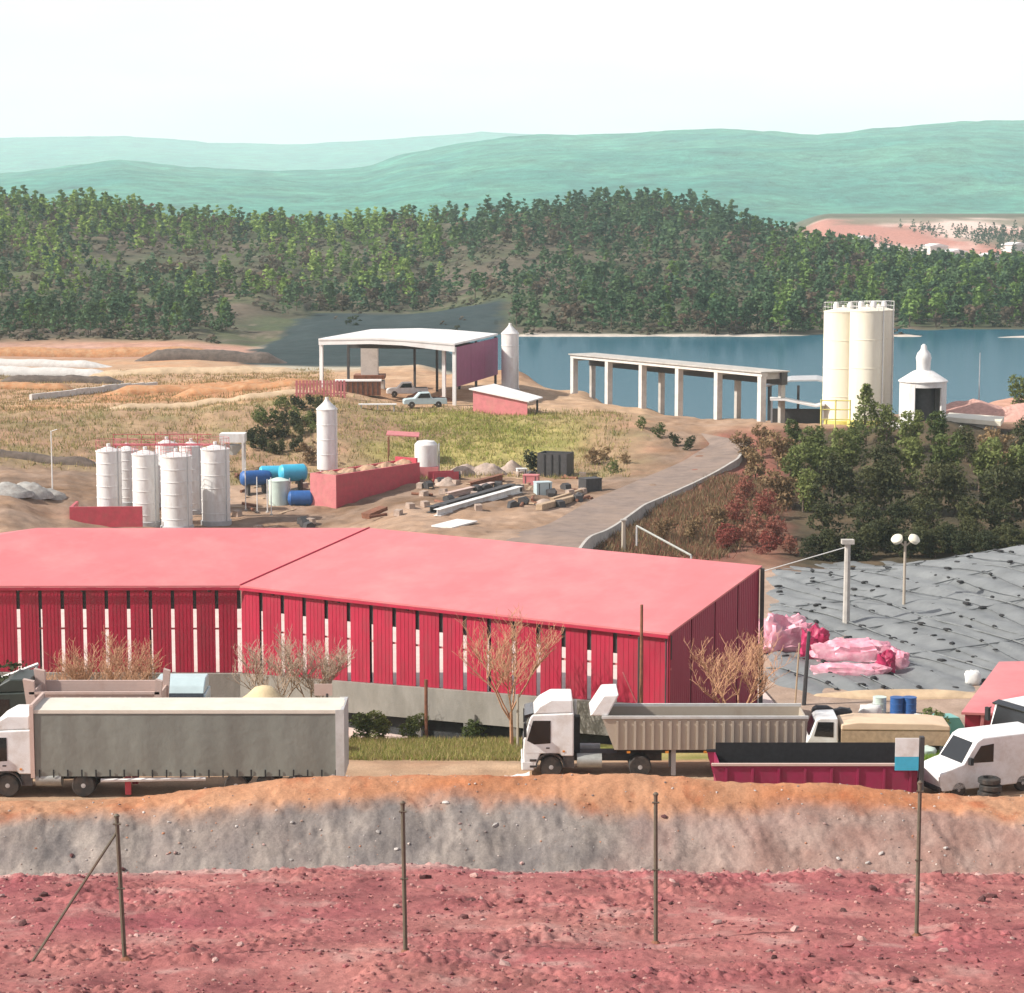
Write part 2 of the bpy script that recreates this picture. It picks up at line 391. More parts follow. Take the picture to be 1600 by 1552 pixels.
grey = mixc(C(0.165, 0.148, 0.142), C(0.27, 0.235, 0.21), np.clip(0.5 + 1.1 * n3, 0, 1))
greyr = mixc(C(0.28, 0.165, 0.135), C(0.34, 0.235, 0.20), np.clip(0.5 + 1.2 * n3, 0, 1))
grey = mixc(grey, greyr, np.clip(ss(880, 1250, P + 120 * n1) * 0.85 + 0.15 * ss(0, .5, n1), 0, 1))
pale = C(0.47, 0.30, 0.27) + 0.05 * n3
c = red
c = mixc(c, pale, ss(50.3, 51.3, D + 0.9 * n1) * 0.8)
c = mixc(c, grey, ss(58, 80, D))
c = mixc(c, pale, (ss(83.0, 83.8, D) - ss(84.4, 85.2, D + 0.5 * n1)) * 0.55)
c = mixc(c, orange, ss(87.5, 88.8, D + 0.9 * n1))
yard = mixc(C(0.36, 0.21, 0.13), C(0.42, 0.30, 0.20), np.clip(0.5 + n1, 0, 1))
c = mixc(c, yard, ss(91.5, 93, D))
grass = mixc(C(0.22, 0.23, 0.06), C(0.38, 0.29, 0.13), np.clip(0.5 + 1.3 * n1, 0, 1))
c = mixc(c, grass, ss(101, 103, D) * (1 - ss(114, 116, D)))
pad = mixc(C(0.33, 0.25, 0.20), C(0.40, 0.28, 0.21), np.clip(0.5 + n2, 0, 1)) + 0.03 * n3
c = mixc(c, pad, ss(114.5, 116, D))
dirt = mixc(C(0.20, 0.135, 0.095), C(0.34, 0.23, 0.16), np.clip(0.5 + 1.3 * n2, 0, 1)) + 0.05 * n1 + 0.03 * n3
c = mixc(c, dirt, ss(172, 184, D))
# right, beyond the pad: dark litter under the shrubs, the grove's shade put into its colour, and the reddish slope
shaded_litter = mixc(C(0.05, 0.045, 0.03), C(0.11, 0.08, 0.05), np.clip(0.5 + 1.2 * n1, 0, 1))
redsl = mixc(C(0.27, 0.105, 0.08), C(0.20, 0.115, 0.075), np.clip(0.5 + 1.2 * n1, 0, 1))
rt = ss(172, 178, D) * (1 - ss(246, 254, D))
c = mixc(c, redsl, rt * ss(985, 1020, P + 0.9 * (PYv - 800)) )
c = mixc(c, shaded_litter, rt * ss(1180, 1260, P))
# left slope: dry brown hillside
slope = mixc(C(0.27, 0.18, 0.115), C(0.36, 0.25, 0.15), np.clip(0.5 + 1.1 * n2, 0, 1))
slope = mixc(slope, C(0.22, 0.20, 0.09), np.clip(n1 * 1.3 - 0.1, 0, 0.6))
slope = mixc(slope, C(0.42, 0.24, 0.16), np.clip(-n1 * 1.3 - 0.1, 0, 0.6))
c = mixc(c, slope, ss(224, 229, D) * (1 - ss(262, 268, D)) * (1 - ss(980, 1060, P)))
# grassy patch on the slope in the middle
gr2 = mixc(C(0.25, 0.27, 0.07), C(0.40, 0.33, 0.13), np.clip(0.5 + 1.2 * n1, 0, 1))
c = mixc(c, gr2, np.clip(ss(236, 242, D) * (1 - ss(257, 262, D)) * ss(520, 600, P) * (1 - ss(860, 960, P)) * (0.55 + 1.2 * n2), 0, 0.9))
# terraces of the plateau
plat = mixc(C(0.36, 0.215, 0.13), C(0.46, 0.32, 0.21), np.clip(0.5 + n2, 0, 1)) + 0.03 * n3
plat = mixc(plat, C(0.45, 0.20, 0.09), np.clip(n2 * 1.4 - 0.1, 0, 0.7) * (1 - ss(500, 560, P)))
c = mixc(c, plat, ss(260, 268, D) * (1 - ss(1240, 1300, P)))
c = mixc(c, C(0.47, 0.27, 0.20) + 0.05 * n1, ss(252, 260, D) * ss(1480, 1500, P))
c = mixc(c, C(0.40, 0.19, 0.09) + 0.04 * n1, np.clip(ss(268, 274, D) * (1 - ss(288, 298, D)) * (1 - ss(330, 420, P)) * ss(120, 170, P), 0, .75))
c = mixc(c, C(0.19, 0.15, 0.12) + 0.04 * n1, np.clip(ss(318, 326, D) * (1 - ss(338, 348, D)) * (1 - ss(120, 190, P)), 0, .8))
c = mixc(c, C(0.42, 0.24, 0.19) + 0.06 * n1, ss(385, 410, D) * (1 - ss(440, 470, D)) * 0.8)
# lake bed and shore
c = mixc(c, C(0.40, 0.36, 0.28), ss(330, 345, D) * (1 - ss(484, 492, D)) * ss(380, 420, P))
# wooded hill: shaly brown-grey ground with scrub
hill = mixc(C(0.065, 0.075, 0.045), C(0.135, 0.10, 0.08), np.clip(0.5 + 1.1 * n4, 0, 1))
hill = mixc(hill, C(0.075, 0.105, 0.045), np.clip(0.3 + 1.4 * n2, 0, 1) * 0.7)
hill = mixc(hill, C(0.26, 0.20, 0.16), np.clip(-n1 * 1.2 - 0.35, 0, 0.6))
c = mixc(c, hill, ss(446, 468, D) * (1 - ss(478, 480, D) * 0) )
dark_bank = C(0.034, 0.050, 0.053) + 0.012 * n1  # very dark tone on the low bank left of the lake
c = mixc(c, dark_bank, ss(372, 380, D) * (1 - ss(585, 600, D)) * ss(-14, 10, P - np.interp(D, [370, 430, 500, 560, 600], [372, 396, 440, 470, 505])) * (1 - ss(770, 800, P)))
shore = C(0.52, 0.46, 0.40)
c = mixc(c, shore, (ss(478, 481, D) - ss(487, 493, D)) * ss(760, 800, P))
# bare reddish workings far off in the valley
mine = mixc(C(0.42, 0.19, 0.15), C(0.62, 0.46, 0.40), np.clip(0.45 + 2.2 * fbm(Xg, Yg * 0.35, 40, 5, 131)[..., None], 0, 1))
mine = mixc(mine, C(0.14, 0.13, 0.085), np.clip(2.4 * fbm(Xg, Yg * 0.4, 60, 5, 137)[..., None] - .2, 0, .85))
c = mixc(c, mine, ss(1000, 1100, D) * ss(1230, 1290, P) * (1 - ss(1640, 1700, D)))
c = np.clip(c, 0.01, 0.9)
nr, nc = Yg.shape
idx = np.arange(nr * nc).reshape(nr, nc)
quads = np.stack([idx[:-1, :-1], idx[:-1, 1:], idx[1:, 1:], idx[1:, :-1]], -1).reshape(-1, 4)
M_earth = earth_mat('earth')
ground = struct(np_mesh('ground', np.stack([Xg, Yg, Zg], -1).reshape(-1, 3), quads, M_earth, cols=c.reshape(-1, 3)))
del n1, n2, n3, n4, c, red, orange, grey, greyr, slope, plat, hill, mine, quads, idx, Xg, Yg, Zg, PXg, pxg, pyg, D, P, PYv

# ---- lake
LAKE_Z = -2.0
m, N_, L_, b_ = new_mat('water')
df_ = N_.new('ShaderNodeBsdfDiffuse'); df_.inputs['Color'].default_value = (0.020, 0.085, 0.122, 1)
gl_ = N_.new('ShaderNodeBsdfGlossy'); gl_.inputs['Color'].default_value = (0.85, 0.95, 1, 1); gl_.inputs['Roughness'].default_value = 0.12
mw_ = N_.new('ShaderNodeMixShader'); mw_.inputs['Fac'].default_value = 0.24
L_.new(df_.outputs[0], mw_.inputs[1]); L_.new(gl_.outputs[0], mw_.inputs[2]); L_.new(mw_.outputs[0], N_['Material Output'].inputs['Surface'])
tc_ = N_.new('ShaderNodeTexCoord'); mp_ = N_.new('ShaderNodeMapping'); mp_.inputs['Scale'].default_value = (0.5, 1.2, 1)
nz_ = N_.new('ShaderNodeTexNoise'); nz_.inputs['Scale'].default_value = 1.1; nz_.inputs['Detail'].default_value = 5
bp_ = N_.new('ShaderNodeBump'); bp_.inputs['Strength'].default_value = 0.22; bp_.inputs['Distance'].default_value = 0.25
L_.new(tc_.outputs['Object'], mp_.inputs['Vector']); L_.new(mp_.outputs['Vector'], nz_.inputs['Vector'])
L_.new(nz_.outputs['Fac'], bp_.inputs['Height']); L_.new(bp_.outputs['Normal'], gl_.inputs['Normal']); L_.new(bp_.outputs['Normal'], df_.inputs['Normal']); N_.remove(b_)
lake = MB().add([(-14, 315, LAKE_Z), (20, 264, LAKE_Z), (330, 264, LAKE_Z), (330, 640, LAKE_Z), (-22, 640, LAKE_Z), (-24, 370, LAKE_Z)], [(0, 1, 2, 3, 4, 5)]).build('lake', m, smooth=False)
struct(lake)

# ---- far hills
def far_hill(name, ridge, D0, D1, z0, seed, cols, amp, nrow=46, ncol=360, pxr=(-1400, 3000), back=500):
    pxs = np.linspace(*pxr, ncol); t = np.linspace(0, 1, nrow)
    rp = lerp(pxs, ridge)
    PX, T = np.meshgrid(pxs, t)
    Dd = D0 + (D1 - D0) * T
    Zr = np.array([zat(float(p), D1) for p in rp])[None, :]
    prof = T ** 0.8
    Z = z0 * (1 - prof) + Zr * prof
    X = (PX - CX) / F * Dd
    env = np.sin(np.clip(T, 0, 1) * pi) * 0.85 + 0.10
    Z = Z + amp * env * fbm(X, Dd, (D1 - D0) * 0.35, 5, seed) + (5 * fbm(X, Dd, 60, 3, seed + 9)) * ss(0, .2, T)
    # a back slope so that the hill is a body, not a sheet
    PXb = PX[-1:, :]; Db = Dd[-1:, :] + back; Xb = (PXb - CX) / F * Db; Zb = Z[-1:, :] * 0 - 30
    X = np.vstack([X, Xb]); Dd = np.vstack([Dd, Db]); Z = np.vstack([Z, Zb])
    n = fbm(X, Dd, 160, 5, seed + 3)[..., None]; q = fbm(X, Dd, 40, 4, seed + 5)[..., None]
    col = mixc(np.array(cols[0]), np.array(cols[1]), np.clip(.5 + 1.2 * n, 0, 1)); col = mixc(col, np.array(cols[2]), np.clip(q * 1.5 - .1, 0, .6))
    nr, nc = X.shape; idx = np.arange(nr * nc).reshape(nr, nc)
    quads = np.stack([idx[:-1, :-1], idx[:-1, 1:], idx[1:, 1:], idx[1:, :-1]], -1).reshape(-1, 4)
    return struct(np_mesh(name, np.stack([X, Dd, Z], -1).reshape(-1, 3), quads, M_hill, cols=np.clip(col, .01, .9).reshape(-1, 3)))
M_hill = earth_mat('hazy_scrub', bump=1.0, fine=0.06, amt=0.6, big=0.014, bdist=12.0)
R1 = [(-1400, 240), (-300, 285), (0, 272), (100, 262), (190, 250), (300, 262), (430, 266), (520, 266), (570, 262), (640, 240), (760, 216), (840, 210), (950, 210), (1060, 202), (1160, 203), (1270, 210), (1400, 198), (1500, 190), (1640, 188), (2000, 205), (3000, 240)]
R2 = [(-1400, 230), (0, 215), (200, 212), (330, 222), (450, 226), (600, 218), (700, 211), (760, 206), (900, 215), (3000, 240)]
HAZED_HILL = [(0.05, 0.27, 0.21), (0.10, 0.34, 0.24), (0.04, 0.20, 0.18)]  # scrub greens brightened towards teal, distance haze put into the colour
far_hill('hill', R1, 2550, 4600, -6, 201, HAZED_HILL, 26, nrow=70)
far_hill('mountain', R2, 6200, 9400, -6, 231, HAZED_HILL, 40, nrow=30, ncol=240)

# ================================================================== COMMON MATERIALS
M = {}
M['roof_red'] = mat('roof_red', (0.545, 0.16, 0.17), 0.5, 0.08, 0.35, dirt=(0.57, 0.27, 0.26), dirt_amt=0.6, dscale=0.22, stretch=(1, 1, 1), rnd=0.02)
M['wall_red'] = mat('wall_red', (0.36, 0.014, 0.045), 0.5, 0.16, 1.2, dirt=(0.24, 0.05, 0.06), dirt_amt=0.5, dscale=1.5, rnd=0.10, stretch=(1, 1, 0.35))
M['shaded_wall_red'] = mat('shaded_wall_red', (0.30, 0.035, 0.075), 0.5, 0.14, 1.2, dirt=(0.2, 0.05, 0.07), dirt_amt=0.5, rnd=0.06, stretch=(1, 1, .35))  # wall red shifted to purple, the end wall's shade put into it
M['plum'] = mat('plum_cladding', (0.24, 0.045, 0.12), 0.55, 0.14, 1.0, rnd=0.05)
M['concrete'] = mat('concrete', (0.42, 0.40, 0.37), 0.9, 0.16, 1.5, 0.25, 18, dirt=(0.24, 0.22, 0.19), dirt_amt=0.55, dscale=0.9)
M['concrete_pale'] = mat('concrete_pale', (0.58, 0.56, 0.53), 0.9, 0.12, 1.5, 0.2, 18, dirt=(0.36, 0.33, 0.30), dirt_amt=0.5, dscale=0.8)
M['plinth'] = mat('plinth_concrete', (0.25, 0.235, 0.21), 0.9, 0.22, 0.8, 0.25, 14, dirt=(0.16, 0.145, 0.12), dirt_amt=0.8, dscale=0.6, stretch=(1, 1, .4))
M['dark_steel'] = mat('dark_steel', (0.05, 0.048, 0.05), 0.6, 0.25, 3)
M['black'] = mat('black_rubber', (0.018, 0.018, 0.02), 0.75, 0.3, 5)
M['near_black'] = mat('near_black', (0.03, 0.032, 0.034), 0.8, 0.4, 1.5, 0.3, 10)
M['white_metal'] = mat('white_metal', (0.70, 0.70, 0.69), 0.45, 0.10, 1.0, dirt=(0.40, 0.32, 0.26), dirt_amt=0.6, dscale=0.9, stretch=(1, 1, .3))
M['cream_metal'] = mat('cream_metal', (0.74, 0.70, 0.58), 0.45, 0.07, 0.6, dirt=(0.50, 0.43, 0.30), dirt_amt=0.45, dscale=0.6, stretch=(1, 1, .25))
M['grey_metal'] = mat('grey_metal', (0.40, 0.41, 0.42), 0.45, 0.12, 1.5, dirt=(0.25, 0.22, 0.2), dirt_amt=0.4)
M['galv'] = mat('galvanised', (0.33, 0.34, 0.32), 0.5, 0.2, 4, metal=0.3)
M['white_roof'] = mat('white_roof', (0.72, 0.71, 0.70), 0.5, 0.07, 0.6, dirt=(0.5, 0.45, 0.42), dirt_amt=0.5, dscale=.4)
M['red_paint'] = mat('red_paint', (0.46, 0.06, 0.085), 0.5, 0.15, 1.5, dirt=(0.30, 0.09, 0.08), dirt_amt=0.5)
M['pink_and_lit_red'] = mat('faded_and_lit_red', (0.52, 0.17, 0.18), 0.6, 0.15, 1.5, dirt=(0.45, 0.22, 0.18), dirt_amt=0.5)  # faded red, doubling as the sunlit tone of the ore bin's end
M['cyan'] = mat('cyan_paint', (0.05, 0.38, 0.56), 0.45, 0.15, 1.5)
M['blue'] = mat('blue_paint', (0.025, 0.10, 0.30), 0.5, 0.2, 1.5)
M['palegreen'] = mat('pale_tank', (0.52, 0.62, 0.56), 0.5, 0.1, 1.5)
M['rust'] = mat('rusty_steel', (0.20, 0.085, 0.05), 0.85, 0.35, 3, 0.2, 20)
M['timber'] = mat('timber', (0.40, 0.29, 0.19), 0.85, 0.25, 4, 0.2, 25)
M['yellow'] = mat('yellow_paint', (0.62, 0.56, 0.16), 0.5, 0.15, 2)
M['ore'] = mat('ore_spoil', (0.36, 0.22, 0.14), 0.95, 0.3, 3, 0.6, 8, dirt=(0.45, 0.34, 0.24), dirt_amt=.8)
M['asphalt'] = mat('worn_road', (0.205, 0.155, 0.13), 0.92, 0.25, 0.8, 0.3, 12, dirt=(0.29, 0.21, 0.16), dirt_amt=0.8, dscale=0.25)

# ================================================================== THE LONG RED SHED
EZ, RZ = 4.5, 6.5                                  # eave and high edge of the single-pitch roof
def at_z(px, py, z):
    lo, hi = 40.0, 900.0
    for _ in range(60):
        m_ = (lo + hi) / 2
        if at(px, py, m_).z > z: lo = m_
        else: hi = m_
    return at(px, py, lo)
eB = at_z(375, 915, EZ); eC = at_z(1046, 990, EZ); eA = at_z(-420, 916, EZ)
rR = at_z(577, 825, RZ); rF = at_z(1191, 884, RZ); rL = at_z(58, 825, RZ); rLL = at(-260, 868, 128.5)
shed = thing('red_shed', 'long angled shed with pink-red sheet roof and slatted crimson walls on concrete plinth', 'shed', (eB.x, eB.y, -3.0))
off = Vector(shed.location)
def loc(v): return Vector(v) - off
def roof_sheet(a, b, c_, d, ribs):
    """a,b along the eave, c_,d along the high edge (c_ above b, d above a); one mesh for every sheet of the roof"""
    up = (b - a).cross(d - a).normalized(); up = up if up.z > 0 else -up
    for i in range(ribs):
        t0, t1 = i / ribs, (i + 1) / ribs
        lift = up * 0.0
        mb = MB(); mb.slab([a.lerp(b, t0) + lift, a.lerp(b, t1) + lift, d.lerp(c_, t1) + lift, d.lerp(c_, t0) + lift], 0.10)
        for t in ():
            p, q = a.lerp(b, t) + lift, d.lerp(c_, t) + lift; w_ = (b - a).normalized() * 0.009
            mb.add([p - w_ + up * .004, p + w_ + up * .004, q + w_ + up * .004, q - w_ + up * .004, p - w_ * .5 + up * .010, p + w_ * .5 + up * .010, q + w_ * .5 + up * .010, q - w_ * .5 + up * .010],
                   [(4, 5, 6, 7), (0, 4, 7, 3), (1, 2, 6, 5), (0, 1, 5, 4), (3, 7, 6, 2)])
        mb.build('roof_sheet', M['roof_red'], shed, smooth=False)
def ext(p, q, d): return p + (p - q).normalized() * d   # lengthen past p
# overhang of the roof past the wall
dn = Vector((0, 0, -0.06))
A_, B_, C_, R_, F_, L_2, LL_ = [loc(v) for v in (eA, eB, eC, rR, rF, rL, rLL)]
roof_sheet(B_, C_, F_, R_, 26)
roof_sheet(A_, B_, R_, L_2, 26)
# ridge of the hip at the far left end
MB().slab([A_, L_2, LL_], .1).build('roof_sheet', M['roof_red'], shed, smooth=False)
# seam flashing where the two runs meet
mb = MB(); mb.tube(B_ + Vector((0, 0, .02)), R_ + Vector((0, 0, .02)), 0.05, 0.05, 6); mb.build('seam_cover', M['wall_red'], shed)
for p, q in ((A_, B_), (B_, C_)):
    d_ = (q - p).normalized(); nrm = Vector((d_.y, -d_.x, 0)); nrm = nrm if nrm.y < 0 else -nrm
    mb = MB(); a0 = p + nrm * .04 + Vector((0, 0, -.10)); b0 = q + nrm * .04 + Vector((0, 0, -.10))
    mb.add([a0, b0, b0 + nrm * .10, a0 + nrm * .10, a0 - Vector((0, 0, .14)), b0 - Vector((0, 0, .14)), b0 + nrm * .10 - Vector((0, 0, .14)), a0 + nrm * .10 - Vector((0, 0, .14))],
           [(0, 1, 2, 3), (7, 6, 5, 4), (0, 4, 5, 1), (3, 2, 6, 7), (0, 3, 7, 4), (1, 5, 6, 2)])
    mb.build('gutter', M['wall_red'], shed, smooth=False)
def panel(mb, p, q, z0a, z0b, z1a, z1b, th, nrm):
    """upright board between plan points p and q"""
    P4 = [Vector((p.x, p.y, z0a)), Vector((q.x, q.y, z0b)), Vector((q.x, q.y, z1b)), Vector((p.x, p.y, z1a))]
    mb.add(P4 + [v - nrm * th for v in P4], [(0, 1, 2, 3), (7, 6, 5, 4), (0, 4, 5, 1), (1, 5, 6, 2), (2, 6, 7, 3), (3, 7, 4, 0)])
def slatted(p, q, n, frac, zb0, zb1, solid=()):
    d_ = (q - p); ln = d_.length; d_.normalize(); nrm = Vector((d_.y, -d_.x, 0)); nrm = nrm if nrm.y < 0 else -nrm
    ins = -nrm * 0.10
    for i in range(n):
        t0, t1 = i / n, (i + frac) / n
        if i in solid: t1 = (i + 0.99) / n
        a, b = p.lerp(q, t0) + ins, p.lerp(q, t1) + ins
        mb = MB()
        zz = lambda t: zb0 + (zb1 - zb0) * t
        panel(mb, a, b, zz(t0), zz(t1), p.z - 0.14, p.z - 0.14, 0.05, nrm)
        for k in (0.2, 0.4, 0.6, 0.8):             # pressed ribs of the sheet
            c0 = a.lerp(b, k - .035) + nrm * .012; c1 = a.lerp(b, k + .035) + nrm * .012
            panel(mb, c0, c1, zz(t0) + .02, zz(t1) + .02, p.z - 0.16, p.z - 0.16, 0.02, nrm)
        mb.build('cladding_panel', M['wall_red'], shed, smooth=False)
    # dark strip standing in for eave shade in the slots, a rail and the steel columns
    mb = MB(); a, b = p - nrm * .22, q - nrm * .22
    panel(mb, a, b, p.z - 1.35, p.z - 1.35, p.z - .16, p.z - .16, .06, nrm); mb.build('slot_shade_strip', M['dark_steel'], shed, smooth=False)
    mb = MB(); zr = (zb0 + p.z) / 2
    panel(mb, p - nrm * .2, q - nrm * .2, zr - .05 + .1 * 0, zr + (zb1 - zb0) / 2 - .05, zr + .05, zr + (zb1 - zb0) / 2 + .05, .05, nrm); mb.build('rail', M['pink_and_lit_red'], shed, smooth=False)
    for i in range(0, n + 1, 4):
        c0 = p.lerp(q, min(i / n + .002, .995)) - nrm * .40
        MB().box(c0.x - .09, c0.x + .09, c0.y - .09, c0.y + .09, .05, p.z - .25).build('column', M['dark_steel'], shed, smooth=False)
    return nrm
zb = lambda py, Y: zat(py, Y) + 3.0
zB = zb(1052, eB.y); zC = zb(1104, eC.y); zA = zb(1050, eA.y) + .05
n_left = int(round((eB - eA).length / 1.2))
nl = slatted(A_, B_, n_left, 0.84, zA, zB)
nr_ = slatted(B_, C_, 18, 0.83, zB, zC, solid=(16, 17))
# concrete plinth under the long walls, and a near-black wall across the void below it
for p, q, z0, z1, nn in ((A_, B_, zA, zB, nl), (B_, C_, zB, zC, nr_)):
    mb = MB(); panel(mb, p + nn * .18, q + nn * .18, z0 - 1.65, z1 - 1.7, z0 - .012, z1 - .012, .5, nn); mb.build('plinth', M['plinth'], shed, smooth=False)
    mb = MB(); panel(mb, p - nn * .45, q - nn * .45, -1.2, -1.2, z0 - 1.4, z1 - 1.4, .3, nn); mb.build('footing', M['near_black'], shed, smooth=False)
    k = 9
    for i in range(1, k):
        c0 = p.lerp(q, i / k) + nn * .02
        MB().box(c0.x - .12, c0.x + .12, c0.y - .12, c0.y + .12, -1.2, z0 + (z1 - z0) * i / k - 1.66).build('pier', M['concrete'], shed, smooth=False)
# end wall of four wide sheets, shade put into their red
d_ = (F_ - C_); d2 = Vector((d_.x, d_.y, 0)).normalized(); nn = Vector((d2.y, -d2.x, 0)); nn = nn if nn.x > 0 else -nn
for i in range(4):
    t0, t1 = i / 4 + .003, (i + 1) / 4 - .012
    mb = MB(); a, b = C_.lerp(F_, t0) - nn * .1, C_.lerp(F_, t1) - nn * .1
    panel(mb, a, b, .1, .1, a.z - .13, b.z - .13, .06, nn)
    for k in np.linspace(.06, .94, 11):
        c0 = a.lerp(b, k - .012) + nn * .015; c1 = a.lerp(b, k + .012) + nn * .015
        panel(mb, c0, c1, .12, .12, c0.z - .15, c1.z - .15, .02, nn)
    mb.build('end_panel', M['shaded_wall_red'], shed, smooth=False)
mb = MB(); panel(mb, C_ - nn * .18, F_ - nn * .18, .1, .1, C_.z - .2, F_.z - .2, .05, nn); mb.build('end_frame', M['dark_steel'], shed, smooth=False)
# rear columns and rafters
for p, q, n in ((L_2, R_, 6), (R_, F_, 6)):
    for i in range(n + 1):
        c0 = p.lerp(q, i / n) - Vector((0, .15, 0))
        MB().box(c0.x - .1, c0.x + .1, c0.y - .1, c0.y + .1, -.3, c0.z - .12).build('column', M['dark_steel'], shed, smooth=False)
for p, q, c0, c1, n in ((A_, B_, L_2, R_, 8), (B_, C_, R_, F_, 6)):
    for i in range(n):
        t = (i + .5) / n; MB().tube(p.lerp(q, t) - Vector((0, 0, .28)), c0.lerp(c1, t) - Vector((0, 0, .28)), .1, .1, 4).build('rafter', M['dark_steel'], shed, smooth=False)

ap = [(-46, 121.5), (-15, 121.5), (9, 107.6), (15.5, 117), (13, 150), (-46, 160)]
bright_slab = struct(MB().slab([(x, y, -2.72) for x, y in ap], .6).build('bright_slab', mat('bright_slab_concrete', (0.60, 0.47, 0.43), 0.9, 0.12, 0.6, 0.2, 6, dirt=(0.44, 0.32, 0.27), dirt_amt=0.6, dscale=.25), smooth=False))  # pale slab added behind the slats to brighten the slots

# ================================================================== WHITE OPEN SHED ON THE PLATEAU
def P3(px, py, Y): return at(px, py, Y)
def bx(name, m, parent, x0, x1, y0, y1, z0, z1): return MB().box(x0, x1, y0, y1, z0, z1).build(name, m, parent, smooth=False)
ws_z = gp(710, 268).z
ws0 = gp(712, 268)                                   # near right corner
ws = thing('open_shed', 'white roofed open-sided shed with plum side wall by the lake', 'shed', ws0, R(-13))
Wd, Dp, Hh = 17.0, 22.0, 7.4                          # local: x to the left is negative, y away
prof = [(0, Hh + .05), (-6.5, Hh + .5), (-10.5, Hh + .62), (-Wd, Hh + .42)]
mb = MB()
top = [(x, z) for x, z in prof]; low = [(x, z - .22) for x, z in prof]
mb.prism(top + low[::-1], -0.5, Dp); mb.build('roof', M['white_roof'], ws, smooth=False)
mb = MB(); low2 = [(x, z - .55 - (.25 if i in (0,) else 0)) for i, (x, z) in enumerate(low)]
mb.prism([(x, z + .0) for x, z in low] + low2[::-1], -.42, -.3); mb.build('fascia', M['white_roof'], ws, smooth=False)
for (x, y) in ((-.15, 0), (-Wd + .2, 0), (-1.7, 1.0)):
    bx('post', M['white_metal'], ws, x - .2, x + .2, y - .2, y + .2, -1.0, Hh - .4)
for (x, y) in ((-Wd + .2, Dp - .6), (-11, Dp - .6), (-8, Dp - .6), (-5, Dp - .6), (-.2, Dp - .6), (-.2, Dp * .5), (-Wd + .2, Dp * .5)):
    bx('post', M['dark_steel'], ws, x - .14, x + .14, y - .14, y + .14, -1.0, Hh - .3)
for i in range(3):
    y0, y1 = .3 + i * (Dp - .6) / 3, .3 + (i + 1) * (Dp - .6) / 3 - .06
    bx('side_panel', M['plum'], ws, -.06, .06, y0, y1, 2.2, Hh - .45)
bx('girder', M['dark_steel'], ws, -Wd + .3, -.3, Dp * .5 - .1, Dp * .5 + .1, Hh - 1.4, Hh - .5)
# pale block column seen through the shed, low clutter beneath
ch = thing('concrete_chimney', 'pale concrete block tower seen through the open white shed', 'tower', gp(578, 292), 0)
bx('shaft', M['concrete_pale'], ch, -1.1, 1.1, -1, 1, -.5, 5.4); bx('hopper', M['rust'], ch, -2.0, 2.0, -1.8, 1.8, 1.2, 1.7); bx('base', M['concrete_pale'], ch, -1.9, 1.9, -1.6, 1.6, -.5, .9)
# low lean-to with a white roof and red walls
ln = thing('lean_to', 'low lean-to with white sloping roof and red wall below the plum wall', 'shed', gp(790, 262), R(-20))
MB().slab([(-4.0, -1.6, 3.0), (3.6, -2.0, 1.75), (3.8, 2.4, 1.9), (-2.4, 2.6, 3.3)], .14).build('roof', M['white_roof'], ln, smooth=False)
MB().add([(-3.6, -1.3, -.6), (3.3, -1.7, -.6), (3.3, -1.7, 1.6), (-3.6, -1.3, 2.8), (-3.6, -1.2, -.6), (3.3, -1.6, -.6), (3.3, -1.6, 1.6), (-3.6, -1.2, 2.8)],
         [(0, 1, 2, 3), (7, 6, 5, 4), (0, 4, 5, 1), (1, 5, 6, 2), (2, 6, 7, 3), (3, 7, 4, 0)]).build('front_wall', M['pink_and_lit_red'], ln, smooth=False)
for x, y in ((3.3, 1.8), (-3, 2.2)): bx('post', M['dark_steel'], ln, x - .1, x + .1, y - .1, y + .1, -.6, 1.7 if x > 0 else 2.9)
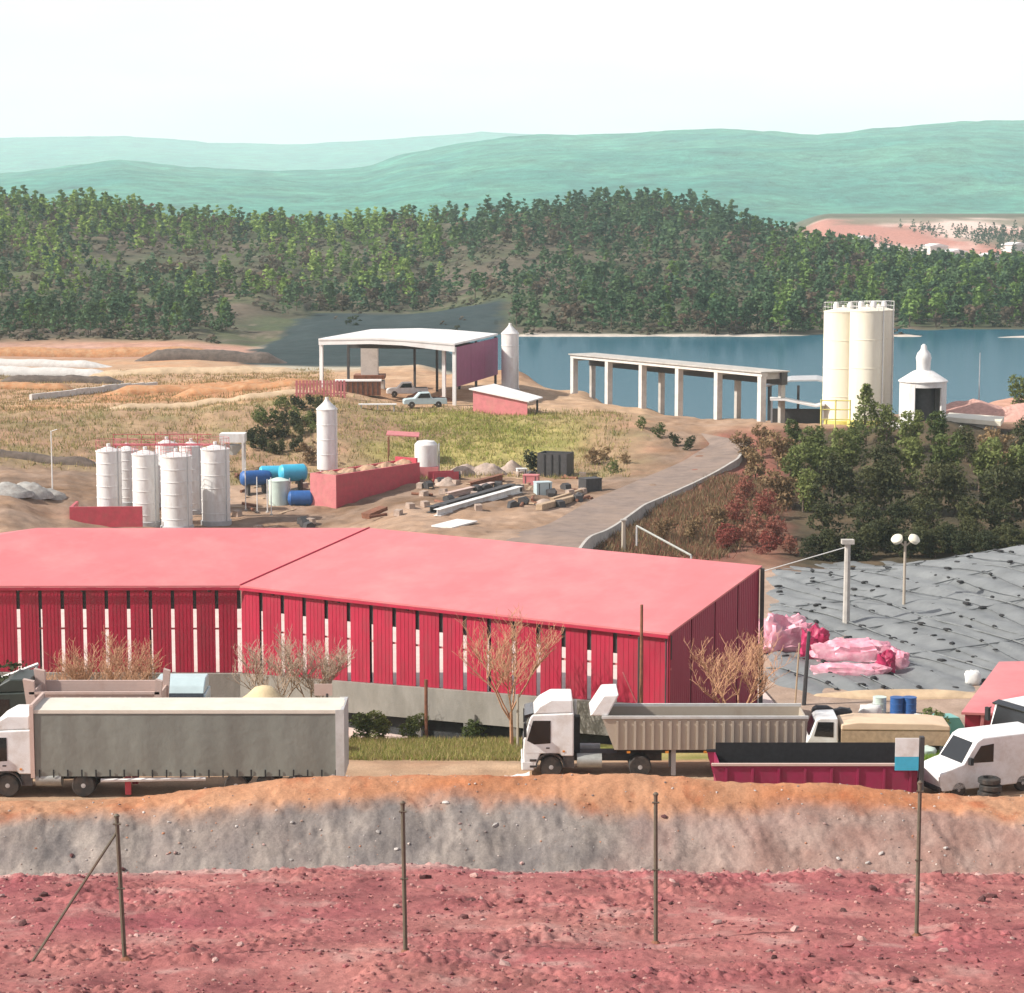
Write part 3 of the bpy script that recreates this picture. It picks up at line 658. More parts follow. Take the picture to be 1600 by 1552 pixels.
# slender white silo beside it
def silo(name, label, p, r, h, m, group=None, cone=.9, legs=False, rail=None, ladder=True, skirt=None, rz=0, cat='silo', rings=4):
    t = thing(name, label, cat, p, rz, group)
    z0 = 1.6 if legs else 0.0
    if legs:
        for k in range(4):
            a = pi / 4 + k * pi / 2; MB().tube((r * .85 * cos(a), r * .85 * sin(a), -.3), (r * .85 * cos(a), r * .85 * sin(a), z0 + .6), .09, .09, 6).build('leg', m, t)
        MB().lathe([(.2, z0 - .9), (r, z0 + .05), (r, z0 + .1)], 20).build('hopper', m, t)
    MB().lathe([(r, z0), (r, h)], 24).build('body', m, t)
    if not legs: MB().lathe([(r + .12, -.5), (r + .12, .45), (r + .02, .5)], 24).build('skirt', skirt or M['grey_metal'], t)
    MB().lathe([(r + .05, h - .02), (r + .05, h + .06), (r * .35, h + cone * .75), (.18, h + cone), (.18, h + cone + .25)], 24).build('top_cone', m, t)
    for k in range(1, rings + 1):
        z = z0 + (h - z0) * k / (rings + 1); MB().lathe([(r + .004, z - .04), (r + .035, z - .03), (r + .035, z + .03), (r + .004, z + .04)], 24).build('hoop', m, t)
    if ladder:
        mb = MB(); x = r + .15
        for s in (-.22, .22): mb.tube((x * .75 + .0, -x * .7 + s, .4), (x * .75, -x * .7 + s, h + .5), .035, .035, 4)
        for k in range(int(h / .5)): mb.tube((x * .75, -x * .7 - .22, .6 + k * .5), (x * .75, -x * .7 + .22, .6 + k * .5), .02, .02, 4)
        mb.build('ladder', M['grey_metal'], t)
    if rail:
        mb = MB(); n = 12
        for zz in (.55, 1.05):
            for k in range(n):
                a, b = 2 * pi * k / n, 2 * pi * (k + 1) / n; mb.tube((r * cos(a), r * sin(a), h + zz), (r * cos(b), r * sin(b), h + zz), .022, .022, 4)
        for k in range(n): a = 2 * pi * k / n; mb.tube((r * cos(a), r * sin(a), h), (r * cos(a), r * sin(a), h + 1.05), .022, .022, 4)
        mb.build('railing', rail, t)
    return t
silo('silo', 'slender pale silo with pointed top at the lake end of the plum wall', gp(797, 284), 1.1, 7.4, M['white_metal'], cone=1.1)

# ================================================================== CONCRETE FRAME BY THE LAKE
fr0 = gp(897, 292); fr1 = gp(1191, 255)
fx = Vector((fr1.x - fr0.x, fr1.y - fr0.y, 0)); fl = fx.length; fx.normalize()
frm = thing('lakeside_pergola', 'open concrete frame of six tall columns with thin flat roof by the lake', 'structure', fr0, math.atan2(fx.y, fx.x))
tops = [at(897, 553, 292).z - fr0.z, at(1191, 581, 255).z - fr0.z]
bxs = [0, .20, .385, .575, .785, 1.0]
cols_px = [(897, 553, 627), (951, 558, 637), (1004, 563, 645), (1061, 569, 652), (1122, 575, 657), (1190, 581, 662)]
ths = []
for i, (cpx_, t_, b_y) in enumerate(cols_px):
    # where along the front line that column stands
    lo, hi = 0.0, 1.0
    for _ in range(40):
        m_ = (lo + hi) / 2; v = fr0.lerp(fr1, m_); q = pix(v.x, v.y, 4)[0]
        if q < cpx_: lo = m_
        else: hi = m_
    ths.append(lo * fl)
for i, x in enumerate(ths):
    t = x / fl; zt = tops[0] * (1 - t) + tops[1] * t
    v = fr0.lerp(fr1, t); zg = gz(v.x, v.y) - fr0.z - .6
    bx('column', M['concrete_pale'], frm, x - .36, x + .36, -.36, .36, zg, zt - .55)
    vb = v + Vector((-fx.y, fx.x, 0)) * 2.8
    if i in (0, 2, 4, 5): bx('rear_column', M['concrete'], frm, x - .28, x + .28, 2.5, 3.1, min(gz(vb.x, vb.y) - fr0.z - .5, zg), zt - .55)
def tilt(mb, x0, x1, y0, y1, h0, h1):
    zt0 = tops[0] * (1 - x0 / fl) + tops[1] * x0 / fl; zt1 = tops[0] * (1 - x1 / fl) + tops[1] * x1 / fl
    return mb.add([(x0, y0, zt0 + h0), (x1, y0, zt1 + h0), (x1, y1, zt1 + h0), (x0, y1, zt0 + h0), (x0, y0, zt0 + h1), (x1, y0, zt1 + h1), (x1, y1, zt1 + h1), (x0, y1, zt0 + h1)],
                  [(3, 2, 1, 0), (4, 5, 6, 7), (0, 1, 5, 4), (1, 2, 6, 5), (2, 3, 7, 6), (3, 0, 4, 7)])
tilt(MB(), -.35, fl + .35, -.4, .4, -.55, -.13).build('front_beam', M['concrete_pale'], frm, smooth=False)
tilt(MB(), -.35, fl + .35, 2.4, 3.2, -1.6, -.13).build('shaded_rear_beam', M['dark_steel'], frm, smooth=False)  # rear beam made near-black, the shade under the roof put into its colour
tilt(MB(), -.5, fl + .5, -.6, 3.4, -.125, .02).build('roof_slab', M['concrete'], frm, smooth=False)
for x in ths: tilt(MB(), x - .15, x + .15, .42, 2.38, -.9, -.13).build('cross_beam', M['concrete'], frm, smooth=False)
# low canopies next to it
cn = thing('grey_canopy', 'low grey curved canopy between the concrete frame and the cream silos', 'canopy', gp(1255, 262), R(-8))
MB().prism([(-4.3, 3.9), (-1.5, 4.5), (1.5, 4.6), (3.0, 4.3), (3.0, 4.15), (1.5, 4.45), (-1.5, 4.35), (-4.3, 3.7)], -1.5, 6).build('roof', M['grey_metal'], cn, smooth=False)
for x, y in ((-4.0, -1.2), (2.7, -1.2), (-4.0, 5.5), (2.7, 5.5), (-.6, -1.2)): bx('post', M['dark_steel'], cn, x - .15, x + .15, y - .15, y + .15, -.8, 3.9)
cw = thing('white_canopy', 'white sagging canopy under the curved grey one beside cream silos', 'canopy', gp(1252, 256), R(-6))
MB().prism([(-3.6, 2.9), (-2, 2.9), (0, 2.5), (1.6, 2.2), (2.6, 2.4), (2.6, 2.2), (1.6, 2.0), (0, 2.3), (-2, 2.72), (-3.6, 2.72)], -1.5, 1.5).build('roof', M['white_roof'], cw, smooth=False)
for x, y in ((-3.4, -1.2), (2.4, -1.2), (-3.4, 1.2), (2.4, 1.2)): bx('post', M['grey_metal'], cw, x - .09, x + .09, y - .09, y + .09, -.6, 2.2 if x > 0 else 2.75)
bx('wall', M['dark_steel'], cw, -3.3, 2.3, 1.0, 1.15, -.6, 1.6)

# ================================================================== CREAM SILOS AND KILN
sil_g = 'cream silos by the lake'
def cream(px, py_base, Y, r, top_py, label):
    p = gp(px, Y); h = at(px, top_py, Y).z - p.z
    t = silo('cream_silo', label, p, r, h, M['cream_metal'], sil_g, cone=.5, legs=False, rail=M['white_metal'], skirt=M['yellow'], rings=3)
    for a in (.6, 2.4):
        b = MB().lathe([(.34, 0), (.34, .7), (.2, .95)], 12); o_ = b.build('filter', M['white_metal'], t); o_.location = (r * .45 * cos(a), r * .45 * sin(a), h + .1)
    return t
cream(1315, 640, 256, 2.25, 487, 'tall cream silo on the left of the lakeside cluster')
cream(1352, 640, 252, 1.95, 486, 'tall cream silo in front at the middle of the lakeside cluster')
cream(1370, 640, 259, 1.75, 485, 'tall cream silo on the right of the lakeside cluster')
yf = thing('yellow_frame', 'pale yellow steel frame at the foot of the cream silos', 'frame', gp(1305, 249), R(-5))
for x in (-1.6, 0, 1.6):
    MB().tube((x, 0, -.5), (x, 0, 3.4), .09, .09, 5).build('post', M['yellow'], yf)
for z in (1.2, 2.3, 3.3): MB().tube((-1.7, 0, z), (1.7, 0, z), .07, .07, 5).build('rail', M['yellow'], yf)
kp = gp(1441, 245)
kiln = thing('white_kiln', 'squat white kiln with conical roof, bulbous cap and dark doorway', 'kiln', kp, 0)
KR, KH = 2.55, 4.3
# drum left open at the doorway
mb = MB(); n = 36; prf = [(KR, -.4), (KR, KH)]
a0, a1 = R(-90 - 30), R(-90 + 42)
def ring(mb, r0, r1, z0, z1, sa, sb, n):
    vs = []; 
    for i in range(n + 1):
        t = sa + (sb - sa) * i / n
        for r in (r0, r1):
            for z in (z0, z1): vs.append((r * cos(t), r * sin(t), z))
    fs = []
    for i in range(n):
        k = 4 * i; fs += [(k + 1, k, k + 4, k + 5), (k + 2, k + 3, k + 7, k + 6), (k, k + 2, k + 6, k + 4), (k + 3, k + 1, k + 5, k + 7)]
    fs += [(0, 1, 3, 2), (4 * n, 4 * n + 2, 4 * n + 3, 4 * n + 1)]
    return mb.add(vs, fs)
ring(MB(), KR - .2, KR, -.5, KH, a1, a0 + 2 * pi, 30).build('drum', M['white_metal'], kiln)
ring(MB(), KR - .2, KR, KH - .55, KH, a0 + .01, a1 - .01, 10).build('lintel', M['white_metal'], kiln)
ring(MB(), KR - 1.3, KR - 1.2, -.5, KH - .1, a0 - .5, a1 + .5, 10).build('back_lining', M['dark_steel'], kiln)
MB().lathe([(KR + .15, KH + .01), (KR + .15, KH + .12), (1.1, KH + 1.15), (.75, KH + 1.25), (.78, KH + 2.2), (.85, KH + 2.6), (.7, KH + 3.1), (.35, KH + 3.5), (.3, KH + 3.9), (.1, KH + 4.1)], 28).build('roof', M['white_metal'], kiln)
bx('slab', M['concrete_pale'], kiln, -3.6, 3.9, -3.4, 3.0, -.9, -.38)

# ================================================================== ROAD RAMP WITH KERB
left_px = [(862, 852, 179), (905, 820, 190), (965, 785, 205), (1030, 755, 219), (1085, 728, 232), (1120, 700, 244), (1090, 680, 250)]
right_px = [(915, 860, 177.5), (950, 832, 187), (1005, 803, 202), (1065, 777, 213), (1120, 752, 223), (1150, 738, 229), (1168, 715, 240)]
rl = [gp(650, 166)] + [on(a, b, 150) for a, b in ((790, 846), (850, 822), (925, 786), (1005, 752), (1070, 725), (1110, 700), (1095, 680))]
rr = [gp(850, 163)] + [gp(a, Y) for a, b, Y in right_px]
def resample(pts, n):
    ls = [0]; 
    for a, b in zip(pts[:-1], pts[1:]): ls.append(ls[-1] + (b - a).length)
    out = []
    for i in range(n):
        s = ls[-1] * i / (n - 1); k = max(j for j in range(len(ls)) if ls[j] <= s + 1e-9); k = min(k, len(pts) - 2)
        out.append(pts[k].lerp(pts[k + 1], (s - ls[k]) / (ls[k + 1] - ls[k])))
    return out
nR = 60; rl = resample(rl, nR); rr = resample(rr, nR)
V = []; Fq = []
for i in range(nR):
    zc = max(gz(rl[i].x, rl[i].y), gz(rr[i].x, rr[i].y)) + .14
    for k in range(9):
        p = rl[i].lerp(rr[i], k / 8); V.append((p.x, p.y, max(zc, gz(p.x, p.y) + .05)))
V = np.array(V).reshape(nR, 9, 3)
for _ in range(6): V[1:-1, :, 2] = np.maximum((V[:-2, :, 2] + V[1:-1, :, 2] + V[2:, :, 2]) / 3, V[1:-1, :, 2] - .03)
idx = np.arange(nR * 9).reshape(nR, 9)
road = struct(np_mesh('road', V.reshape(-1, 3), np.stack([idx[:-1, :-1], idx[:-1, 1:], idx[1:, 1:], idx[1:, :-1]], -1).reshape(-1, 4), M['asphalt']))
kb = MB()
for i in range(5, nR - 1):
    a, b = Vector(V[i, 8]), Vector(V[i + 1, 8]); sd_ = (b - a).cross(Vector((0, 0, 1))).normalized()
    if sd_.x < 0: sd_ = -sd_
    q = [a, b, b + sd_ * .25, a + sd_ * .25]
    kb.add([v + Vector((0, 0, .22)) for v in q] + [v - Vector((0, 0, 1.7)) for v in q], [(0, 3, 2, 1), (4, 5, 6, 7), (0, 1, 5, 4), (1, 2, 6, 5), (2, 3, 7, 6), (3, 0, 4, 7)])
kerb = kb.build('retaining_kerb', M['concrete'], smooth=False)
tag(kerb, 'pale concrete kerb wall along the outer edge of the ramp road', 'kerb')

# ================================================================== VEHICLES
M['white_paint'] = mat('white_paint', (0.72, 0.73, 0.73), 0.34, 0.06, 1.5, dirt=(0.40, 0.32, 0.25), dirt_amt=0.55, dscale=1.1)
M['grey_paint'] = mat('bluish_grey_paint', (0.42, 0.52, 0.54), 0.4, 0.08, 1.5)
M['glass'] = mat('dark_glass', (0.012, 0.014, 0.016), 0.08, 0.1, 2, spec=0.6)
M['chassis'] = mat('chassis', (0.03, 0.03, 0.032), 0.7, 0.35, 3, dirt=(0.16, 0.10, 0.07), dirt_amt=.5)
M['rim'] = mat('wheel_rim', (0.42, 0.42, 0.42), 0.5, 0.2, 4, dirt=(0.2, .14, .1), dirt_amt=.6)
M['tyre'] = mat('tyre', (0.022, 0.022, 0.022), 0.85, 0.3, 5, dirt=(0.16, 0.11, 0.08), dirt_amt=.5)
M['tarp_grey'] = mat('grey_tarpaulin', (0.21, 0.225, 0.20), 0.7, 0.16, 0.5, 0.35, 3, dirt=(0.15, 0.145, 0.125), dirt_amt=0.7, dscale=0.6, stretch=(1, 1, .35))
M['tarp_white'] = mat('cream_tarpaulin', (0.60, 0.555, 0.48), 0.7, 0.08, 0.8, 0.15, 3, dirt=(.5, .44, .36), dirt_amt=.4)
M['lamp_amber'] = mat('amber_lens', (0.6, 0.22, 0.03), .3, .05, 2)
M['lamp'] = mat('lamp_glass', (0.7, 0.7, 0.68), 0.15, 0.05, 2)
M['tip_beige'] = mat('tipper_beige', (0.40, 0.35, 0.285), 0.6, 0.15, 1.2, dirt=(0.24, 0.19, 0.14), dirt_amt=.6, stretch=(1, 1, .4))
M['tip_pink'] = mat('tipper_pinkish', (0.55, 0.42, 0.37), 0.6, 0.12, 1.2, dirt=(0.36, 0.24, 0.19), dirt_amt=.6)
M['tip_pale'] = mat('pale_grey_paint', (0.5, 0.51, 0.50), .5, .12, 1.5, dirt=(.3, .27, .22), dirt_amt=.5)
M['maroon'] = mat('maroon_paint', (0.26, 0.018, 0.07), 0.5, 0.15, 1.0, dirt=(.16, .03, .05), dirt_amt=.6)

def wheel(parent, x, y, r=.5, w=.3, double=False):
    """y is the outer face side; axle along y"""
    s = -1 if y < 0 else 1
    ww = w * (2.1 if double else 1)
    rt = bpy.data.objects.new('wheel', None); 
    mb = MB(); mb.m = Matrix.Translation((x, y, r)) @ Matrix.Rotation(pi / 2 * s, 4, 'X')
    mb.lathe([(r * .55, 0), (r * .92, 0), (r, .05), (r, ww - .05), (r * .92, ww), (r * .55, ww)], 22)
    bpy.data.objects.remove(rt)
    o = mb.build('wheel', M['tyre'], parent)
    mb = MB(); mb.m = Matrix.Translation((x, y, r)) @ Matrix.Rotation(pi / 2 * s, 4, 'X')
    mb.lathe([(r * .56, .015), (r * .50, .03), (r * .42, .10), (r * .22, .11), (r * .20, .0), (.03, -.01)], 18); mb.build('rim', M['rim'], o)
    return o
def cab(t, m, L_=2.25, H=3.55, W=2.5, deflector=True, z0=.45):
    h = W / 2
    prof = [(.06, z0), (0, z0 + .5), (0, 1.25), (.03, 1.72), (.30, 2.72), (.42, 2.88), (L_, 2.95), (L_, 1.0), (1.72, 1.0), (1.62, 1.12), (.78, 1.12), (.66, z0 + .35), (.62, z0)]
    c = MB().prism(prof, -h, h).build('cab', m, t, smooth=False)
    if deflector:
        MB().prism([(.44, 2.89), (.72, 3.25), (1.25, H), (L_ - .05, H), (L_ - .05, 2.955)], -h + .08, h - .08).build('roof_deflector', m, t, smooth=False)
    # windscreen: a pane set just proud of the raked front
    MB().add([(.02, -h + .12, 1.76), (.02, h - .12, 1.76), (.275, h - .18, 2.70), (.275, -h + .18, 2.70), (.06, -h + .12, 1.76), (.06, h - .12, 1.76), (.315, h - .18, 2.70), (.315, -h + .18, 2.70)],
             [(3, 2, 1, 0), (4, 5, 6, 7), (0, 1, 5, 4), (1, 2, 6, 5), (2, 3, 7, 6), (3, 0, 4, 7)]).build('windscreen', M['glass'], t, smooth=False)
    o = MB().prism([(.20, 2.72), (.06, 2.80), (.06, 2.84), (.45, 2.95), (.45, 2.90)], -h + .1, h - .1).build('sun_visor', M['glass'], t, smooth=False)
    bx('grille', M['chassis'], t, -.02, .02, -h + .35, h - .35, .80, 1.55)
    bx('bumper', M['grey_metal'] if m is not M['white_paint'] else M['white_paint'], t, -.07, .5, -h - .01, h + .01, .35, .78)
    for s in (-1, 1):
        y0, y1 = (-h - .012, -h + .02) if s < 0 else (h - .02, h + .012)
        d = MB().prism([(.18, 1.72), (.44, 2.62), (1.22, 2.62), (1.22, 1.60), (.5, 1.55)], y0, y1).build('side_window', M['glass'], t, smooth=False)
        d = MB().prism([(.12, 1.15), (.16, 1.66), (.5, 1.52), (1.26, 1.55), (1.26, 1.16)], y0 + (.004 if s < 0 else 0), y1 - (.004 if s > 0 else 0)).build('door', m, t, smooth=False)
        bx('handle', M['black'], d, 1.02, 1.18, y0 - .02 if s < 0 else y0, y1 if s < 0 else y1 + .02, 1.36, 1.41)
        yy = s * (h + .22)
        mi = bx('mirror', M['black'], t, .02, .16, yy - .12, yy + .12, 1.95, 2.55)
        MB().tube((.1, s * h, 2.6), (.1, yy, 2.5), .03, .03, 5).build('mirror_arm', M['black'], mi)
        bx('headlight', M['lamp'], t, -.085, -.05, s * (h - .28) - .2, s * (h - .28) + .2, .52, .72)
        ar = MB(); n = 10
        for k in range(n):
            a, b = pi * k / n, pi * (k + 1) / n
            ar.tube((1.2 - .62 * cos(a), s * (h - .02), .5 + .62 * sin(a)), (1.2 - .62 * cos(b), s * (h - .02), .5 + .62 * sin(b)), .05, .05, 4)
        ar.build('wheel_arch', M['chassis'], t)
        for k in (0, 1): bx('step', M['chassis'], t, .30, .60, min(s * h, s * (h + .015)), max(s * h, s * (h + .015)), .50 + .28 * k, .60 + .28 * k)
        bx('marker_light', M['lamp_amber'], t, 1.75, 1.85, min(s * h, s * (h + .02)), max(s * h, s * (h + .02)), 1.2, 1.28)
        bx('side_skirt', M['chassis'], t, 1.78, L_ + .02, min(s * h * .98, s * h * .9), max(s * h * .98, s * h * .9), .5, .99)
    bx('number_plate', M['tip_beige'], t, -.10, -.072, -.26, .26, .42, .54)
    MB().tube((L_ + .12, .9, .9), (L_ + .12, .9, 3.1), .07, .07, 8).build('exhaust_stack', M['grey_metal'], t)
    bx('air_duct', M['black'], t, L_ + .03, L_ + .3, -.35, .1, .98, 2.6)
def tractor(name, label, loc, rz=0, m=None, L_ch=6.0, axles=(1.2, 4.9), group=None, cat='truck', deflector=True):
    m = m or M['white_paint']
    t = thing(name, label, cat, loc, rz, group)
    cab(t, m, deflector=deflector)
    bx('chassis_frame', M['chassis'], t, .65, L_ch, -.45, .45, .62, .95)
    for i, x in enumerate(axles):
        for s in (-1, 1): wheel(t, x, s * 1.22, .5, .3, i > 0)
    MB().tube((2.4, -.95, .75), (3.5, -.95, .75), .32, .32, 14).build('fuel_tank', M['galv'], t)
    MB().tube((2.4, .95, .75), (3.5, .95, .75), .32, .32, 14).build('fuel_tank', M['grey_metal'], t)
    return t
def curtain_trailer(t, x0, Lt, W=2.5, zf=1.2, zt=3.8):
    h = W / 2
    # side curtains hang in slight folds
    for s in (-1, 1):
        n = 90; V = []
        for i in range(n + 1):
            x = x0 + .12 + (Lt - .24) * i / n
            for k, z in enumerate((zf - .28, zf + .1, (zf + zt) / 2, zt - .15)):
                amp = (.03, .02, .022, .004)[k]
                V.append((x, s * (h - .02 + amp * sin(x * 5.3 + k) * .6 + amp * .7 * sin(x * 1.7 + 2 * k)), z))
        V2 = [(x, y - s * .03, z) for x, y, z in V]
        mb = MB(); idx = lambda i, k: i * 4 + k
        fs = [(idx(i, k), idx(i + 1, k), idx(i + 1, k + 1), idx(i, k + 1)) for i in range(n) for k in range(3)]
        if s > 0: fs = [f[::-1] for f in fs]
        nv = len(V); fs2 = [tuple(j + nv for j in f[::-1]) for f in fs]
        c_ = mb.add(V + V2, fs + fs2).build('side_curtain', M['tarp_grey'], t, ang=60)
        for i in range(22): x = x0 + .3 + i * (Lt - .6) / 21; bx('strap', M['black'], c_, x - .03, x + .03, s * (h + .025) - .012, s * (h + .025) + .012, zf - .32, zf + .02)
    # roof tarpaulin, slightly sagging between bows
    n = 24; mb = MB(); V = []
    for i in range(n + 1):
        x = x0 + Lt * i / n; sg = -.05 * abs(sin(i * pi / 3))
        V += [(x, -h - .01, zt - .13), (x, -h, zt + .02), (x, -h * .3, zt + .06 + sg), (x, h * .3, zt + .06 + sg), (x, h, zt + .02), (x, h + .01, zt - .13)]
    fs = [(i * 6 + k, (i + 1) * 6 + k, (i + 1) * 6 + k + 1, i * 6 + k + 1) for i in range(n) for k in range(5)]
    mb.add(V, fs).build('roof_cover', M['tarp_white'], t, ang=50)
    bx('headboard', M['tip_pink'], t, x0 - .06, x0 + .06, -h, h, zf - .3, zt + .25)
    bx('rear_frame', M['grey_metal'], t, x0 + Lt - .08, x0 + Lt + .06, -h - .03, h + .03, zf - .35, zt + .05)
    for s in (-1, 1):
        bx('corner_post', M['tip_pale'], t, x0 + Lt - .30, x0 + Lt + .07, s * h - .05, s * h + .05, zf - .34, zt + .04)
        bx('corner_post', M['tip_pink'], t, x0 - .07, x0 + .10, s * h - .05, s * h + .05, zf - .34, zt + .2)
    bx('floor', M['chassis'], t, x0, x0 + Lt, -h + .05, h - .05, zf - .2, zf - .05)
    bx('chassis_frame', M['chassis'], t, x0 + .5, x0 + Lt - .2, -.5, .5, .75, zf - .21)
    for s in (-1, 1):
        g = MB().tube((x0 + 2.9, s * (h - .1), .72), (x0 + 7.4, s * (h - .1), .80), .09, .09, 6); g.build('side_guard', M['white_paint'], t)
        bx('landing_leg', M['red_paint'], t, x0 + 3.9, x0 + 4.15, s * .9 - .1, s * .9 + .1, .05, zf - .2)
        for k in range(3): wheel(t, x0 + Lt - 4.6 + k * 1.32, s * 1.24, .5, .38)
def tipper_body(t, x0, Lb, W=2.5, zf=1.25, zt=2.75, m=None, ribs=14, rim=None, load=False, tip=.55):
    m = m or M['tip_beige']; h = W / 2
    for s in (-1, 1):
        y = s * h
        b = MB().prism([(x0 + tip, zf), (x0 + Lb - .1, zf), (x0 + Lb, zt), (x0, zt)], min(y, y - s * .06), max(y, y - s * .06)).build('side_wall', m, t, smooth=False)
        for i in range(ribs):
            x = x0 + tip + .12 + i * (Lb - tip - .3) / (ribs - 1); bx('rib', m, b, x - .05, x + .05, min(y + s * .002, y + s * .075), max(y + s * .002, y + s * .075), zf + .03, zt - .12)
        bx('top_rim', rim or m, t, x0 - .02, x0 + Lb + .02, y - .07 if s < 0 else y - .05, y + .05 if s < 0 else y + .07, zt + .002, zt + .12)
    bx('floor', M['chassis'], t, x0 + tip, x0 + Lb - .1, -h + .06, h - .06, zf, zf + .08)
    MB().prism([(x0 + tip, zf + .09), (x0 + tip + .06, zf + .09), (x0 + .06, zt), (x0, zt)], -h + .062, h - .062).build('front_wall', m, t, smooth=False)
    MB().prism([(x0 + Lb - .16, zf + .09), (x0 + Lb - .09, zf + .09), (x0 + Lb - .0, zt - .05), (x0 + Lb - .07, zt - .05)], -h + .062, h - .062).build('tailgate', m, t, smooth=False)
# --- yard positions
def yard(px, Y): p = gp(px, Y); p.z = max(p.z, -0.9 if Y > 103 else -.02); return p
p = yard(-21, 95.0)
t = tractor('articulated_truck', 'white articulated truck with grey curtain-sided trailer and cream roof, left edge', p, 0, axles=(1.2, 4.45))
curtain_trailer(t, 2.3, 13.3)
# --- white tipper truck in the middle
p = yard(817, 98.3)
t = tractor('tipper_truck', 'white articulated tipper truck with long ribbed beige body behind the maroon skip', p, 0, L_ch=6.2, axles=(1.25, 5.2))
tipper_body(t, 3.5, 9.1, zf=1.3, zt=2.72, ribs=22, rim=M['tip_pale'])
bx('trailer_frame', M['chassis'], t, 4.2, 12.3, -.5, .5, .98, 1.29)
for s in (-1, 1):
    for k in range(3): wheel(t, 8.9 + 1.3 * k, s * 1.24, .5, .38)
    bx('landing_leg', M['grey_metal'], t, 6.6, 6.8, s * .8 - .1, s * .8 + .1, .05, 1.28)
    for k in range(5): bx('marker_light', M['lamp_amber'], t, 4.6 + 1.7 * k, 4.75 + 1.7 * k, s * 1.28 - .02, s * 1.28 + .02, 1.16, 1.26)
MB().prism([(2.95, 2.82), (3.55, 3.75), (4.25, 3.78), (3.75, 2.82)], -1.2, 1.2).build('cab_guard', M['white_paint'], t, smooth=False)
# --- pinkish tipper trailer at the left, behind the articulated truck
p = yard(52, 101.5)
t = thing('tipper_trailer', 'pinkish open tipper trailer showing above the grey curtain-sided trailer', 'trailer', p, 0)
tipper_body(t, .2, 5.9, zf=1.3, zt=3.15, m=M['tip_pink'], ribs=9, tip=.1)
for x0_, sl in ((.2, -.25), (5.75, .25)):
    MB().prism([(x0_, 1.4), (x0_ + .3, 1.4), (x0_ + .35 + sl * .6, 3.75), (x0_ - .05 + sl, 3.85)], -1.32, -1.02).build('end_post', M['tip_pink'], t, smooth=False)
    MB().prism([(x0_, 1.4), (x0_ + .3, 1.4), (x0_ + .35 + sl * .6, 3.75), (x0_ - .05 + sl, 3.85)], 1.02, 1.32).build('end_post', M['tip_pink'], t, smooth=False)
bx('chassis_frame', M['chassis'], t, .4, 5.6, -.5, .5, .7, 1.28)
for s in (-1, 1):
    for k in range(2): wheel(t, 3.4 + 1.3 * k, s * 1.24, .5, .38)
    bx('landing_leg', M['grey_metal'], t, .9, 1.1, s * .8 - .1, s * .8 + .1, .03, 1.3)
# --- dark-windowed blue-grey cab behind the trailer
M['dark_green'] = mat('dark_green_paint', (0.03, 0.04, 0.035), .45, .2, 2)
tractor('tractor_unit', 'dark green-black truck cab behind the white cab at the left edge', yard(-14, 102.8), 0, M['dark_green'])
p = yard(280, 104.0)
t = tractor('tractor_unit', 'blue-grey truck cab with dark windscreen peeping over the grey trailer', p, R(90), M['grey_paint'], L_ch=5.4, axles=(1.2, 4.4))
# --- maroon open skip
p = yard(1108, 94.3)
t = thing('skip_container', 'long open maroon skip with black lining and a white-blue end panel', 'skip', p, 0)
Ls, hs = 8.75, 1.25
for s in (-1, 1):
    y = s * hs
    b = MB().prism([(.35, .35), (Ls - .05, .35), (Ls, 1.62), (0, 1.62)], min(y, y - s * .06), max(y, y - s * .06)).build('side_wall', M['maroon'], t, smooth=False)
    for i in range(8): x = .6 + i * 1.12; bx('rib', M['maroon'], b, x - .05, x + .05, min(y + s * .002, y + s * .07), max(y + s * .002, y + s * .07), .4, 1.5)
    bx('top_rim', M['tip_pink'] if s < 0 else M['black'], t, -.02, Ls + .02, y - .08, y + .08, 1.623, 1.72)
    yi = y - s * .075
    bx('lining', M['black'], t, .36, Ls - .07, min(yi, yi - s * .03), max(yi, yi - s * .03), .45, 1.60 if s < 0 else 2.05)
bx('floor', M['black'], t, .36, Ls - .06, -hs + .12, hs - .12, .36, .44)
for x0_, x1_ in ((.30, .36), (Ls - .06, Ls)): bx('end_wall', M['maroon'], t, x0_, x1_, -hs + .062, hs - .062, .35, 1.61)
for x in (1.2, 7.4): bx('skid', M['rust'], t, x - .12, x + .12, -hs, hs, -.05, .34)
q = bx('end_panel', M['white_paint'], t, 7.75, 8.75, -hs - .16, -hs - .10, 2.05, 2.85); bx('lower_panel', M['cyan'], q, 7.75, 8.75, -hs - .16, -hs - .10, 1.45, 2.045)
bx('panel_post', M['dark_steel'], t, 8.80, 8.98, -hs - .2, -hs + .1, .3, 2.9)
# --- white sheet on the ground before the cab
sh = MB(); n = 8
V = [(i * .18 - .0, (j - 2) * .3, .04 + (.32 * (i / n) ** 1.5) * (1 - abs(j - 2) * .15) + .03 * sin(i * 2 + j)) for i in range(n + 1) for j in range(5)]
sh.add(V, [(i * 5 + j, (i + 1) * 5 + j, (i + 1) * 5 + j + 1, i * 5 + j + 1) for i in range(n) for j in range(4)])
sh.add([(x, y, z - .03) for x, y, z in V], [(i * 5 + j, i * 5 + j + 1, (i + 1) * 5 + j + 1, (i + 1) * 5 + j) for i in range(n) for j in range(4)])
o = sh.build('plastic_sheet', M['white_paint'], ang=80); o.location = yard(776, 95.5) + Vector((0, 0, .28)); tag(o, 'crumpled white plastic sheet on the ground before the tipper cab', 'sheet')
